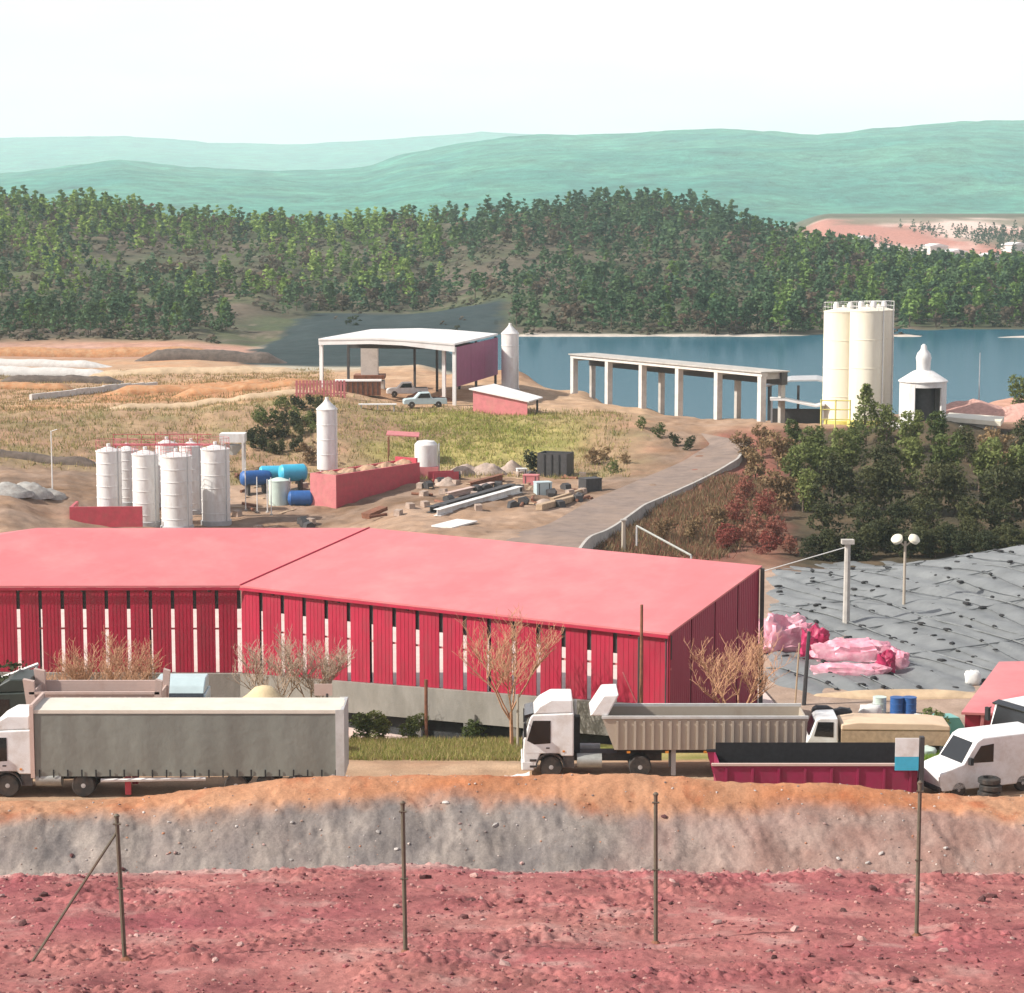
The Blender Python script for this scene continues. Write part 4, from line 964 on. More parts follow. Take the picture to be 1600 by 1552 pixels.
# --- small flatbed truck with beige cover, right
def small_truck(name, label, loc, rz, Lb, m_cover):
    t = thing(name, label, 'truck', loc, rz)
    MB().prism([(.05, .4), (0, .95), (.12, 1.15), (.42, 1.95), (.6, 2.05), (1.45, 2.08), (1.5, .4)], -.95, .95).build('cab', M['white_paint'], t, smooth=False)
    MB().add([(.10, -.82, 1.2), (.10, .82, 1.2), (.37, .76, 1.9), (.37, -.76, 1.9), (.14, -.82, 1.2), (.14, .82, 1.2), (.41, .76, 1.9), (.41, -.76, 1.9)],
             [(3, 2, 1, 0), (4, 5, 6, 7), (0, 1, 5, 4), (1, 2, 6, 5), (2, 3, 7, 6), (3, 0, 4, 7)]).build('windscreen', M['glass'], t, smooth=False)
    for s in (-1, 1):
        y0, y1 = (-.962, -.94) if s < 0 else (.94, .962)
        MB().prism([(.34, 1.2), (.52, 1.88), (1.25, 1.88), (1.25, 1.15)], y0, y1).build('side_window', M['glass'], t, smooth=False)
        bx('headlight', M['lamp'], t, -.02, .04, s * .7 - .15, s * .7 + .15, .7, .88)
        for x in (.7, Lb - .6): wheel(t, x, s * .95, .37, .24)
    bx('bumper', M['chassis'], t, -.05, .2, -.95, .95, .35, .6)
    bx('chassis_frame', M['chassis'], t, .4, Lb, -.4, .4, .45, .7)
    bx('bed', M['timber'], t, 1.62, Lb + .3, -1.0, 1.0, .8, 1.5)
    MB().prism([(1.6, 1.505), (1.62, 1.78), (2.4, 1.9), (Lb - .5, 1.86), (Lb + .3, 1.75), (Lb + .34, 1.505)], -1.03, 1.03).build('load_cover', m_cover, t, smooth=False)
    return t
M['tarp_beige'] = mat('beige_tarpaulin', (0.58, 0.44, 0.31), 0.75, 0.1, 1, 0.2, 4)
small_truck('flatbed_truck', 'small white flatbed truck with long beige cover behind the maroon skip', yard(1257, 104.5), R(-2), 6.4, M['tarp_beige'])
# --- white vehicles at the right edge
def van(name, label, loc, rz, m):
    t = thing(name, label, 'van', loc, rz)
    MB().prism([(.06, .35), (0, .8), (.05, 1.16), (.9, 1.42), (1.15, 1.47), (1.8, 2.40), (2.1, 2.55), (5.2, 2.6), (5.35, 2.4), (5.38, .35)], -.98, .98).build('body', m, t, smooth=False)
    MB().add([(1.13, -.82, 1.50), (1.13, .82, 1.50), (1.72, .74, 2.34), (1.72, -.74, 2.34), (1.22, -.82, 1.48), (1.22, .82, 1.48), (1.80, .74, 2.32), (1.80, -.74, 2.32)],
             [(3, 2, 1, 0), (4, 5, 6, 7), (0, 1, 5, 4), (1, 2, 6, 5), (2, 3, 7, 6), (3, 0, 4, 7)]).build('windscreen', M['glass'], t, smooth=False)
    for s in (-1, 1):
        y0, y1 = (-.992, -.97) if s < 0 else (.97, .992)
        MB().prism([(1.5, 1.5), (2.0, 2.2), (2.65, 2.25), (2.65, 1.45)], y0, y1).build('side_window', M['glass'], t, smooth=False)
        bx('headlight', M['lamp'], t, -.01, .1, s * .75 - .14, s * .75 + .14, .82, 1.0)
        for x in (.95, 4.2): wheel(t, x, s * .98, .36, .24)
        bx('mirror', M['black'], t, 1.35, 1.5, s * 1.12 - .1, s * 1.12 + .1, 1.45, 1.75)
    bx('bumper', M['chassis'], t, -.06, .25, -.97, .97, .32, .56)
    return t
van('delivery_van', 'white van with sloping bonnet parked right of the maroon skip', yard(1449, 94.2), R(22), M['white_paint'])
tractor('tractor_unit', 'white truck cab with dark windscreen cut by the right edge', yard(1572, 98.9), R(28), M['white_paint'], deflector=False)
# stack of old tyres between them
tg = 'old tyres stacked by the white van'
for k in range(4):
    mb = MB(); n = 24; 
    mb.lathe([(.26, 0), (.40, .01), (.48, .06), (.48, .22), (.40, .27), (.26, .28), (.26, 0.02)], n)
    o = mb.build('tyre', M['tyre']); o.location = yard(1546, 92.9) + Vector((.03 * (-1) ** k, .03 * (k % 2), .285 * k)); tag(o, ['bottom', 'second', 'third', 'topmost'][k] + ' old black tyre in the stack by the white van', 'tyre', tg)
# --- sand heap and odds and ends
def heap(name, label, loc, rx, ry, h, m, seed, cat='heap', peak=1.4, n=26, jag=.12):
    V = []; Fc = []
    rings = 12
    for j in range(rings + 1):
        r = j / rings
        for i in range(n):
            a = 2 * pi * i / n; V.append((rx * r * cos(a), ry * r * sin(a), h * (1 - r) ** (1 / peak) if False else h * (1 - r ** peak)))
    V = np.array(V); nn_ = fbm(V[:, 0] + 50, V[:, 1] + 50, max(rx, ry) * .5, 4, seed)
    V[:, 2] += jag * h * nn_ ; V[-n:, 2] = -.35
    Fc = [(j * n + i, j * n + (i + 1) % n, (j + 1) * n + (i + 1) % n, (j + 1) * n + i) for j in range(rings) for i in range(n)]
    me = bpy.data.meshes.new(name); me.from_pydata([tuple(v) for v in V], [], [f[::-1] for f in Fc]); me.update()
    o = link_mesh(name, me, m, None, True, 60); o.location = loc
    return tag(o, label, cat)
M['sand'] = mat('yellow_sand', (0.55, 0.44, 0.27), 0.95, 0.12, 1.5, 0.4, 6)
heap('sand_heap', 'pale yellow sand heap rising behind the grey trailer', gp(400, 105.5), 4.6, 3.4, 3.35, M['sand'], 5, peak=1.35, jag=.28)
t = thing('sign_board', 'small pinkish board on a dark post behind the grey trailer', 'sign', gp(512, 103), 0)
MB().tube((0, 0, -.3), (0, 0, 3.1), .06, .06, 6).build('post', M['dark_steel'], t); bx('board', M['tip_pink'], t, -.6, .25, -.03, .03, 3.0, 3.55)
# --- low red shed at the right edge
e0 = at(1502, 1113, 110); e1 = at(1760, 1122, 110); h1 = at(1760, 1030, 120); h0 = at(1561, 1034, 120)
t = thing('low_red_shed', 'low shed with faded pink-red roof at the right edge', 'shed', (e0.x, e0.y, gz(e0.x, e0.y)))
o3 = Vector(t.location); q = [v - o3 for v in (e0, e1, h1, h0)]
MB().slab(q, .12).build('roof', M['roof_red'], t, smooth=False)
mb = MB(); panel(mb, q[0] + Vector((.25, .2, 0)), q[1] + Vector((0, .2, 0)), -.6, -.6, q[0].z - .14, q[1].z - .14, .1, Vector((0, -1, 0))); mb.build('front_wall', M['wall_red'], t, smooth=False)
d_ = (q[3] - q[0]); nn = Vector((-d_.y, d_.x, 0)).normalized()
mb = MB(); panel(mb, q[0] + Vector((.3, .35, 0)), q[3] + Vector((.3, -.2, 0)), -.6, -.6, q[0].z - .15, q[3].z - .15, .1, nn); mb.build('side_wall', M['wall_red'], t, smooth=False)
bx('door_post', M['pink_and_lit_red'], t, 1.0, 1.15, .05, .16, -.5, q[0].z - .15)
# --- drums, bags, machine in the yard behind the flatbed
dg = 'drums behind the flatbed truck'
def drum(label, px, Y, m, r=.3, h=.9, group=dg):
    t = thing('drum', label, 'drum', gp(px, Y), 0, group)
    MB().lathe([(r, 0), (r, h * .33), (r + .02, h * .34), (r, h * .36), (r, h * .66), (r + .02, h * .67), (r, h * .69), (r, h)], 16).build('body', m, t)
    MB().lathe([(r + .015, h), (r + .015, h + .03), (r * .8, h + .03), (.02, h + .02)], 16).build('lid', m, t)
drum('deep blue drum, left of the pair behind the flatbed truck', 1401, 123.5, M['blue'], .38, 1.0)
drum('deep blue drum, right of the pair behind the flatbed truck', 1421, 123.5, M['blue'], .38, 1.0)
drum('pale drum standing left of the blue drums', 1374, 123.8, M['palegreen'], .38, .95)
def bag(name, label, px, Y, w_, d_, h_, m, seed, rz=0, cat='bag', group=None, jag=.14):
    rng = random.Random(seed); n, k = (14, 8) if jag <= .15 else (34, 16); V = []
    for j in range(k + 1):
        v = -pi / 2 + pi * j / k
        for i in range(n):
            u = 2 * pi * i / n; q = 1 + (jag if jag <= .15 else .05) * (rng.random() - .5) * 2
            sx = math.copysign(abs(cos(v)) ** .6, cos(v)) * math.copysign(abs(cos(u)) ** .75, cos(u)); sy = abs(cos(v)) ** .6 * math.copysign(abs(sin(u)) ** .75, sin(u))
            V.append((w_ / 2 * sx * q, d_ / 2 * sy * q, h_ / 2 + h_ / 2 * math.copysign(abs(sin(v)) ** .7, sin(v)) * (q if j not in (0, k) else 1) - .04))
    V = np.array(V)
    if jag > .15:                                  # folds and puckers of the wrapping
        nn_ = fbm(V[:, 0] * 1.3 + V[:, 2] * 2 + seed * 3, V[:, 1] * 1.3 + V[:, 2] + 7, .55, 3, seed); V *= (1 + .28 * jag / .2 * nn_)[:, None]; V[:, 2] = np.maximum(V[:, 2], -.1)
    mb = MB().add([tuple(v) for v in V], [(j * n + i, j * n + (i + 1) % n, (j + 1) * n + (i + 1) % n, (j + 1) * n + i) for j in range(k) for i in range(n)])
    o = mb.build(name, m, None, ang=70 if jag <= .15 else 35); p = gp(px, Y); o.location = p; o.rotation_euler = (0, 0, rz)
    return tag(o, label, cat, group)
M['bag_white'] = mat('bag_white', (0.68, 0.68, 0.66), 0.7, 0.12, 2, .3, 6)
bag('bulk_bag', 'white bulk bag lying left of the blue drums', 1360, 122.5, 1.3, .9, .85, M['bag_white'], 1)
bag('bulk_bag', 'white bulk bag right of the blue drums', 1437, 121, .9, .8, .7, M['bag_white'], 2)
bag('dark_sack', 'dark sack on the ground behind the flatbed truck cab', 1285, 123.5, 1.2, .8, .6, M['dark_steel'], 3)
bag('dark_sack', 'dark sack between the flatbed cab and the white bulk bag', 1316, 123, 1.1, .8, .6, M['dark_steel'], 4)
t = thing('compressor', 'small teal compressor on wheels right of the beige-covered truck', 'machine', gp(1478, 110), R(15))
MB().prism([(-.7, .5), (.7, .5), (.75, 1.0), (.45, 1.5), (-.5, 1.55), (-.75, 1.1)], -.5, .5).build('housing', mat('teal_paint', (0.16, 0.40, 0.36), .45, .1, 2), t, smooth=False)
bx('base', M['chassis'], t, -.8, .8, -.45, .45, .3, .49)
for s in (-1, 1): wheel(t, 0, s * .62, .33, .2)
MB().tube((.75, 0, .45), (1.5, 0, .35), .04, .04, 6).build('tow_bar', M['chassis'], t)
bag('grey_sack', 'pale greenish sack on the grass right of the maroon skip', 1446, 102.5, 1.0, .8, .6, M['palegreen'], 6)

# soften the pressed edges of the vehicle bodies
for o_ in list(bpy.data.objects):
    if o_.type == 'MESH' and o_.name.split('.')[0] in ('cab', 'roof_deflector', 'bumper', 'cab_guard', 'load_cover') or (o_.type == 'MESH' and o_.parent and o_.name.split('.')[0] == 'body' and o_.parent.get('category') in ('van', 'pickup')):
        bv = o_.modifiers.new('bevel', 'BEVEL'); bv.width = .07; bv.segments = 3; bv.limit_method = 'ANGLE'; bv.angle_limit = R(20)
        o_.data.polygons.foreach_set('use_smooth', [True] * len(o_.data.polygons)); bv.harden_normals = True

# ================================================================== PLANT BEHIND THE RED SHED
sg = 'white silos behind the red shed'
for px, Y, r, tp, lab in ((172, 205, 1.15, 705, 'white cement silo at the left end of the row behind the red shed'),
                         (200, 211, 1.05, 704, 'white cement silo standing back, second from the left of the row'),
                         (229, 203, 1.2, 710, 'white cement silo, third from the left of the row'),
                         (277, 201.5, 1.4, 713, 'broadest white cement silo in front at the middle of the row'),
                         (262, 213, 1.05, 694, 'white cement silo half hidden behind the broadest one'),
                         (300, 211.5, 1.1, 697, 'white cement silo standing back, right of the broadest one'),
                         (338, 206, 1.32, 702, 'white cement silo at the right end of the row')):
    p = gp(px, Y); silo('cement_silo', lab, p, r, at(px, tp, Y).z - p.z, M['white_metal'], sg, cone=.45, rail=M['pink_and_lit_red'], rings=5)
# red walkway over the silos
t = thing('silo_gantry', 'red steel walkway above the row of white cement silos', 'gantry', gp(240, 207.5), 0)
z = at(240, 694, 207.5).z - t.location.z
bx('deck', M['red_paint'], t, -3.6, 5.6, -.5, .5, z - .1, z)
for x in np.arange(-3.5, 5.6, 1.3): MB().tube((x, -.45, z), (x, -.45, z + .95), .035, .035, 4).build('baluster', M['red_paint'], t)
for zz in (.5, .95): MB().tube((-3.6, -.45, z + zz), (5.6, -.45, z + zz), .035, .035, 4).build('handrail', M['red_paint'], t)
for x in (-3.4, 5.4): bx('leg', M['red_paint'], t, x - .1, x + .1, .2, .4, -.6, z - .11)
# red wall at their feet
t = thing('red_bund_wall', 'low bright red bund wall at the foot of the left silos', 'wall', gp(118, 200), R(3))
bx('wall', M['red_paint'], t, -.5, 6.0, -.12, .12, -.6, 1.25); bx('return_wall', M['red_paint'], t, -.5, -.26, .13, 4.0, -.6, 1.25)
# white hopper frame
t = thing('hopper_frame', 'small white hopper on a steel frame between silos and dark shrubs', 'hopper', gp(365, 232), 0)
for x in (-1.1, 1.1):
    for y in (-.9, .9): bx('leg', M['white_metal'], t, x - .1, x + .1, y - .1, y + .1, -.5, 3.4)
MB().lathe([(.3, 2.0), (1.1, 3.0), (1.2, 3.1)], 4).build('cone', M['grey_metal'], t); bx('bin', M['white_metal'], t, -1.3, 1.3, -1.0, 1.0, 3.4, 4.3)
for k in range(3): bx('rung', M['white_metal'], t, 1.2, 1.3, -.3, .3, .5 + k, .6 + k)
# white silo on legs
silo('leg_silo', 'tall white silo on legs with pointed cap behind the red bin', gp(512, 226), 1.05, at(512, 640, 226).z - gp(512, 226).z, M['white_metal'], cone=1.0, legs=True, rings=3)
# blue plant
tk = 'tanks of the blue plant'
def htank(name, label, px, Y, L_, r, m, z, rz):
    t = thing(name, label, 'tank', gp(px, Y), rz, tk)
    MB().tube((-L_ / 2, 0, z), (L_ / 2, 0, z), r, r, 18).build('shell', m, t)
    for s in (-1, 1):
        mb = MB(); mb.m = Matrix.Translation((s * L_ / 2, 0, z)) @ Matrix.Rotation(s * pi / 2, 4, 'Y'); mb.lathe([(r * .99, -.01), (r * .8, r * .25), (r * .3, r * .4), (.02, r * .42)], 18); mb.build('end_cap', m, t)
        bx('saddle', M['dark_steel'], t, s * L_ / 3 - .12, s * L_ / 3 + .12, -r * .7, r * .7, -.3, z - r * .6)
htank('blue_tank', 'dark blue horizontal tank right of the silo row', 400, 221, 2.6, .75, M['blue'], 1.6, R(25))
htank('blue_tank', 'bright cyan horizontal tank beside the red bin', 458, 219, 2.2, .85, M['cyan'], 2.3, R(20))
htank('blue_tank', 'bright blue horizontal tank behind the pale drum tank', 428, 222, 2.4, .7, M['cyan'], 1.9, R(10))
htank('blue_tank', 'deep blue tank low on the ground below the cyan one', 470, 215, 1.9, .75, M['blue'], .7, R(5))
t = thing('drum_tank', 'pale greenish upright tank among the blue tanks', 'tank', gp(436, 216), 0, tk)
MB().lathe([(1.0, -.4), (1.0, 2.3)], 22).build('shell', M['palegreen'], t); MB().lathe([(1.03, 2.28), (1.03, 2.36), (.3, 2.6), (.05, 2.62)], 22).build('lid', M['palegreen'], t)
MB().tube((1.1, -.3, 0), (1.1, -.3, 2.6), .06, .06, 6).build('pipe', M['grey_metal'], t)
pg = 'slim white poles before the blue plant'
for px, Y, hh, lab in ((384, 212, 4.0, 'slim white pole before the dark blue tank, leftmost of four'), (402, 211.5, 3.4, 'slim white pole, second from the left before the blue plant'), (418, 211, 3.2, 'slim white pole, third from the left before the blue plant'), (424, 209.5, 3.6, 'slim white pole before the pale tank, rightmost of four')):
    t = thing('marker_pole', lab, 'pole', gp(px, Y), 0, pg)
    MB().tube((0, 0, -.3), (0, 0, hh), .06, .05, 6).build('shaft', M['white_metal'], t); MB().lathe([(.16, -.1), (.16, .12), (.06, .16)], 8).build('base', M['concrete'], t)
t = thing('lamp_pole', 'tall thin pale pole on the slope left of the silos', 'pole', gp(82, 212), 0)
MB().tube((0, 0, -.3), (0, 0, 5.6), .08, .05, 6).build('shaft', M['white_metal'], t); MB().tube((0, 0, 5.55), (.6, 0, 5.75), .04, .04, 5).build('arm', M['white_metal'], t)
# red ore bin
n0 = gp(526, 213); n1_ = gp(656, 224)
d_ = Vector((n1_.x - n0.x, n1_.y - n0.y, 0)); bl = d_.length
t = thing('ore_bin', 'long open red bin heaped with brown spoil behind the red shed', 'bin', n0, math.atan2(d_.y, d_.x))
bw, bh = 3.2, 3.2
bx('long_wall', M['red_paint'], t, 0, bl, 0, .25, -.8, bh); bx('long_wall', M['red_paint'], t, 0, bl, bw - .25, bw, -.8, bh)
bx('end_wall', M['pink_and_lit_red'], t, -.01, .24, .26, bw - .26, -.8, bh + .002); bx('end_wall', M['red_paint'], t, bl - .25, bl - .01, .26, bw - .26, -.8, bh + .45)  # near end in paler red, its sunlight put into the colour
bx('lit_end_face', M['pink_and_lit_red'], t, -.06, -.012, 0, bw, -.8, bh)  # sheet over the sunlit end, light painted in as pink
rng = random.Random(4); V = []; nx_, ny_ = 30, 9
for i in range(nx_ + 1):
    for j in range(ny_ + 1):
        x = .2 + (bl - .4) * i / nx_; y = .2 + (bw - .4) * j / ny_; V.append((x, y, bh - .55 + .75 * sin(pi * j / ny_) * (.7 + .3 * sin(i * .9)) + .16 * rng.random()))
MB().add(V, [(i * (ny_ + 1) + j, (i + 1) * (ny_ + 1) + j, (i + 1) * (ny_ + 1) + j + 1, i * (ny_ + 1) + j + 1) for i in range(nx_) for j in range(ny_)]).build('spoil', M['ore'], t, smooth=False)
# white tank on a red base
t = thing('water_tank', 'squat white tank on a red steel base at the far end of the red bin', 'tank', gp(666, 229), 0)
MB().lathe([(1.2, 1.2), (1.2, 3.4), (.9, 3.75), (.2, 3.85)], 22).build('shell', M['white_metal'], t)
bx('base', M['pink_and_lit_red'], t, -1.3, 1.3, -1.2, 1.2, -.5, 1.19); MB().tube((1.35, -.8, 0), (1.35, -.8, 3.6), .07, .07, 6).build('pipe', M['grey_metal'], t)
t = thing('red_canopy', 'small faded red canopy on posts behind the white tank', 'canopy', gp(632, 240), 0)
MB().slab([(-1.9, -1.2, 3.0), (1.6, -1.2, 2.8), (1.6, 1.2, 3.0), (-1.9, 1.2, 3.2)], .1).build('roof', M['pink_and_lit_red'], t, smooth=False)
for x in (-1.7, 1.4):
    for y in (-1, 1): MB().tube((x, y, -.4), (x, y, 2.72), .06, .06, 5).build('post', M['rust'], t)
t = thing('red_trough', 'low dark red steel trough beyond the red bin', 'trough', gp(693, 224), R(25))
bx('floor', M['rust'], t, -1.4, 1.4, -.6, .6, .2, .3)
for s in (-1, 1): bx('side', M['red_paint'], t, -1.4, 1.4, s * .62 - .04, s * .62 + .04, .15, 1.0); bx('foot', M['rust'], t, s * 1.0 - .1, s * 1.0 + .1, -.6, .6, -.3, .19)
# black bin on the slope foot
t = thing('black_bin', 'black steel bin at the foot of the grassy slope', 'bin', gp(868, 231), R(-20))
for (a, b, c0, d0) in ((-1.6, 1.6, -1.2, -1.1), (-1.6, 1.6, 1.1, 1.2), (-1.6, -1.5, -1.09, 1.09), (1.5, 1.6, -1.09, 1.09)): bx('wall', M['dark_steel'], t, a, b, c0, d0, -.4, 2.5)
bx('floor', M['dark_steel'], t, -1.49, 1.49, -1.09, 1.09, 0, .1)
for x in (-.8, 0, .8): bx('rib', M['black'], t, x - .06, x + .06, -1.28, -1.202, -.3, 2.4)
# scattered steel, timber and boxes of the laydown yard
lg = 'lengths laid out in the yard behind the shed'
def beam(name, label, px0, Y0, px1, Y1, w_, h_, m, lift=0.0, cat='beam'):
    a, b = gp(px0, Y0), gp(px1, Y1); dv = b - a
    t = MB().box(0, dv.length, -w_ / 2, w_ / 2, 0, h_)
    o = t.build(name, m, None, smooth=False); o.location = a + Vector((0, 0, lift + .05)); o.rotation_euler = (0, -math.asin(dv.z / dv.length), math.atan2(dv.y, dv.x))
    return tag(o, label, cat, lg)
def hbeam(label, px0, Y0, px1, Y1, m, w_=.5, h_=.5, lift=0):
    a, b = gp(px0, Y0), gp(px1, Y1); dv = b - a; l_ = dv.length
    mb = MB().box(0, l_, -w_ / 2, w_ / 2, 0, .05).box(0, l_, -w_ / 2, w_ / 2, h_ - .05, h_).box(0, l_, -.03, .03, .052, h_ - .052)
    o = mb.build('steel_beam', m, None, smooth=False); o.location = a + Vector((0, 0, lift + .05)); o.rotation_euler = (0, -math.asin(dv.z / l_), math.atan2(dv.y, dv.x))
    return tag(o, label, 'beam', lg)
hbeam('long white steel beam lying nearest the red shed roof', 683, 197, 812, 213, M['white_metal'], .7, .6)
hbeam('long dark steel beam beside the white one in the yard', 672, 200, 800, 216, M['dark_steel'], .8, .55)
hbeam('pale pink steel beam behind the dark one in the yard', 700, 211, 770, 219, M['tip_pink'], .6, .5)
hbeam('rusty steel beam farthest back in the yard', 735, 218, 785, 224, M['rust'], .6, .7)
beam('timber_balk', 'pale timber balk lying right of the steel beams', 842, 199, 905, 208, .6, .5, M['timber'])
beam('timber_balk', 'thin timber balk beyond the silver box', 862, 207, 920, 215, .4, .4, M['timber'])
beam('steel_plate', 'pale steel plate lying flat by the shed roof edge', 690, 188, 730, 191, 2.2, .12, M['white_metal'], cat='plate')
beam('steel_plate', 'rusty plate leaning low by the red bin end', 572, 203, 600, 205, 1.0, .5, M['rust'], cat='plate')
def crate(name, label, px, Y, sx, sy, sz, m, rz=0, cat='box'):
    t = thing(name, label, cat, gp(px, Y), rz)
    bx('body', m, t, -sx / 2, sx / 2, -sy / 2, sy / 2, -.15, sz)
    bx('lid', m, t, -sx / 2 - .04, sx / 2 + .04, -sy / 2 - .04, sy / 2 + .04, sz + .002, sz + .1)
    for x in (-sx / 3, sx / 3): bx('band', M['dark_steel'], t, x - .04, x + .04, -sy / 2 - .03, -sy / 2 - .002, -.1, sz - .02)
    return t
crate('equipment_box', 'silvery equipment box in the middle of the yard', 848, 213, 1.5, 1.2, 1.1, M['grey_paint'], R(15))
crate('equipment_box', 'dark equipment box at the right of the yard by the ramp', 922, 215, 1.8, 1.4, 1.2, M['dark_steel'], R(30))
crate('equipment_box', 'faded red box at the back of the yard below the slope', 830, 222, 1.5, 1.1, .9, M['pink_and_lit_red'], R(-10))
crate('equipment_box', 'small white box below the black bin', 815, 230, 1.0, .8, .7, M['white_metal'], R(10))
M['rubble'] = mat('rubble', (0.38, 0.30, 0.25), .95, .3, 2, .6, 5, dirt=(.2, .13, .09), dirt_amt=.8)
for px, Y, rx, h_, sd_, lab in ((725, 231, 2.2, 1.3, 1, 'brown rubble heap below the slope, left of three'), (762, 231, 2.4, 1.5, 2, 'brown rubble heap below the slope, middle of three'), (798, 233, 1.7, 1.1, 3, 'brown rubble heap below the slope, right of three'),
                              (850, 205, 1.4, .5, 7, 'low pale rubble heap by the timber balk'), (700, 222, 1.4, .8, 8, 'small pale rubble heap behind the pink beam')):
    heap('rubble_heap', lab, gp(px, Y), rx, rx * .8, h_, M['rubble'], sd_, jag=.35, n=18)
# grey rubble at the far left
M['grubble'] = mat('grey_rubble', (0.34, 0.33, 0.31), .95, .3, 2, .6, 5, dirt=(.2, .17, .15), dirt_amt=.8)
for px, Y, rx, h_, sd_, lab in ((10, 205, 2.6, 1.0, 11, 'grey rubble heap at the left edge below the brown slope'), (45, 207, 2.4, 1.1, 12, 'grey rubble heap second from the left edge'), (75, 209, 1.8, .8, 13, 'smaller grey rubble heap beside the thin pale pole')):
    heap('rubble_heap', lab, gp(px, Y), rx, rx * .8, h_, M['grubble'], sd_, jag=.4, n=20)

rc = random.Random(15); M['rubble'] = mat('rubble', (0.38, 0.30, 0.25), .95, .3, 2, .6, 5, dirt=(.2, .13, .09), dirt_amt=.8) if 'rubble' not in M else M['rubble']
cl_kinds = (('pipe_length', 'short rusty pipe lying in the clutter of the yard', 'pipe', lambda: MB().tube((0, 0, .14), (rc.uniform(1.2, 3.0), 0, .14), .14, .14, 8), 'rust'), ('plank', 'weathered plank lying in the clutter of the yard', 'plank', lambda: MB().box(0, rc.uniform(1.2, 3), -.15, .15, .02, .1), 'timber'),
            ('scrap_block', 'dark scrap block lying in the clutter of the yard', 'scrap', lambda: MB().prism([(0, 0), (.9, 0), (1.0, .4), (.6, .7), (.1, .55)], -.35, .35), 'dark_steel'), ('rubble_block', 'buff rubble block lying in the clutter of the yard', 'block', lambda: MB().prism([(0, 0), (.8, 0), (.75, .5), (.1, .55)], -.3, .3), 'rubble'))
for i in range(120):
    nm, lab, ct, fn, mk = cl_kinds[i % 4]; Y = rc.uniform(200, 232); px = rc.uniform(590, 930) if i % 3 else rc.uniform(365, 485)
    if px + (Y - 200) * 2.2 > 985 and Y < 214: px -= 120
    o = fn().build(nm, M[mk], None); o.location = gp(px, Y); o.rotation_euler = (rc.uniform(-.06, .06), rc.uniform(-.06, .06), rc.uniform(0, 6)); tag(o, lab, ct, 'clutter of the yard behind the shed')
# ================================================================== PLATEAU THINGS
# pink fence panels
t = thing('pink_fence', 'short pink slatted fence left of the white open shed', 'fence', gp(462, 264), R(4))
for i in range(15):
    x = i * .40; bx('slat', M['pink_and_lit_red'], t, x, x + .27, -.03, .03, -.3, 2.0)
for z in (.4, 1.5): bx('rail', M['pink_and_lit_red'], t, -.1, 6.1, .035, .10, z, z + .12)
# container under the roof
t = thing('dark_container', 'dark red container under the left of the white open shed', 'container', gp(560, 270), R(3))
bx('body', M['rust'], t, -2.7, 2.7, -1.1, 1.1, 0, 1.7); bx('roof', M['white_roof'], t, -2.8, 2.8, -1.2, 1.2, 1.702, 1.82)
for i in range(9): bx('rib', M['dark_steel'], t, -2.5 + i * .6, -2.4 + i * .6, -1.14, -1.102, .1, 1.6)
def car(label, px, Y, rz, m):
    t = thing('pickup', label, 'pickup', gp(px, Y), rz)
    MB().prism([(0, .4), (0, .85), (.2, 1.0), (1.3, 1.1), (1.9, 1.75), (3.1, 1.78), (3.35, 1.1), (5.1, 1.05), (5.15, .4)], -.9, .9).build('body', m, t, smooth=False)
    MB().add([(1.36, -.75, 1.14), (1.36, .75, 1.14), (1.86, .68, 1.70), (1.86, -.68, 1.70)], [(3, 2, 1, 0)]).build('windscreen', M['glass'], t, smooth=False)
    for s in (-1, 1):
        y0, y1 = (-.912, -.89) if s < 0 else (.89, .912)
        MB().prism([(1.6, 1.15), (2.0, 1.66), (3.0, 1.68), (3.15, 1.15)], y0, y1).build('side_window', M['glass'], t, smooth=False)
        for x in (.95, 4.1): wheel(t, x, s * .92, .38, .24)
    bx('cargo_bed', M['dark_steel'], t, 3.5, 5.0, -.75, .75, 1.09, 1.12)
    return t
car('pale blue-grey pickup parked before the white open shed', 630, 264, R(8), M['grey_paint'])
car('white pickup parked deeper under the white open shed', 604, 276, R(5), M['white_paint'])
for px, Y, rx, h_, lab in ((655, 275, 1.8, .9, 'dark heap of scrap under the white open shed'), (690, 272, 1.4, .8, 'small dark heap of scrap by the shed post')):
    heap('scrap_heap', lab, gp(px, Y), rx, rx * .7, h_, M['rust'], int(px), jag=.5, n=16)
t = thing('white_bench', 'long low white trestle on the plateau before the shed', 'trestle', gp(590, 260), R(2))
bx('top', M['white_roof'], t, -2.2, 2.2, -.5, .5, .75, .85)
for x in (-1.9, 0, 1.9): bx('leg', M['grey_metal'], t, x - .06, x + .06, -.4, .4, -.3, .74)
# long white-sheeted windrows at the far left
def windrow(label, px, Y, L_, w_, h_, m, rz, seed):
    n, k = 40, 10; V = []; rg_ = random.Random(seed); p = gp(px, Y)
    for i in range(n + 1):
        e = min(1, 6 * min(i, n - i) / n + .15); x = -L_ / 2 + L_ * i / n; jg = 1 + .05 * sin(i * .5 + seed) + rg_.uniform(-.04, .04)
        gx = p.x + x * cos(rz); gy = p.y + x * sin(rz); zb = gz(gx, gy) - p.z
        for j in range(k + 1): a = pi * j / k; V.append((x, -w_ / 2 * cos(a) * (.8 + .2 * e), zb - .25 + (h_ + .25) * (sin(a) ** .75 if 0 < j < k else 0) * e * jg))
    o = MB().add(V, [(i * (k + 1) + j, (i + 1) * (k + 1) + j, (i + 1) * (k + 1) + j + 1, i * (k + 1) + j + 1) for i in range(n) for j in range(k)]).build('windrow', m, None, ang=60)
    o.location = p; o.rotation_euler = (0, 0, rz); return tag(o, label, 'windrow', 'windrows on the left terraces')
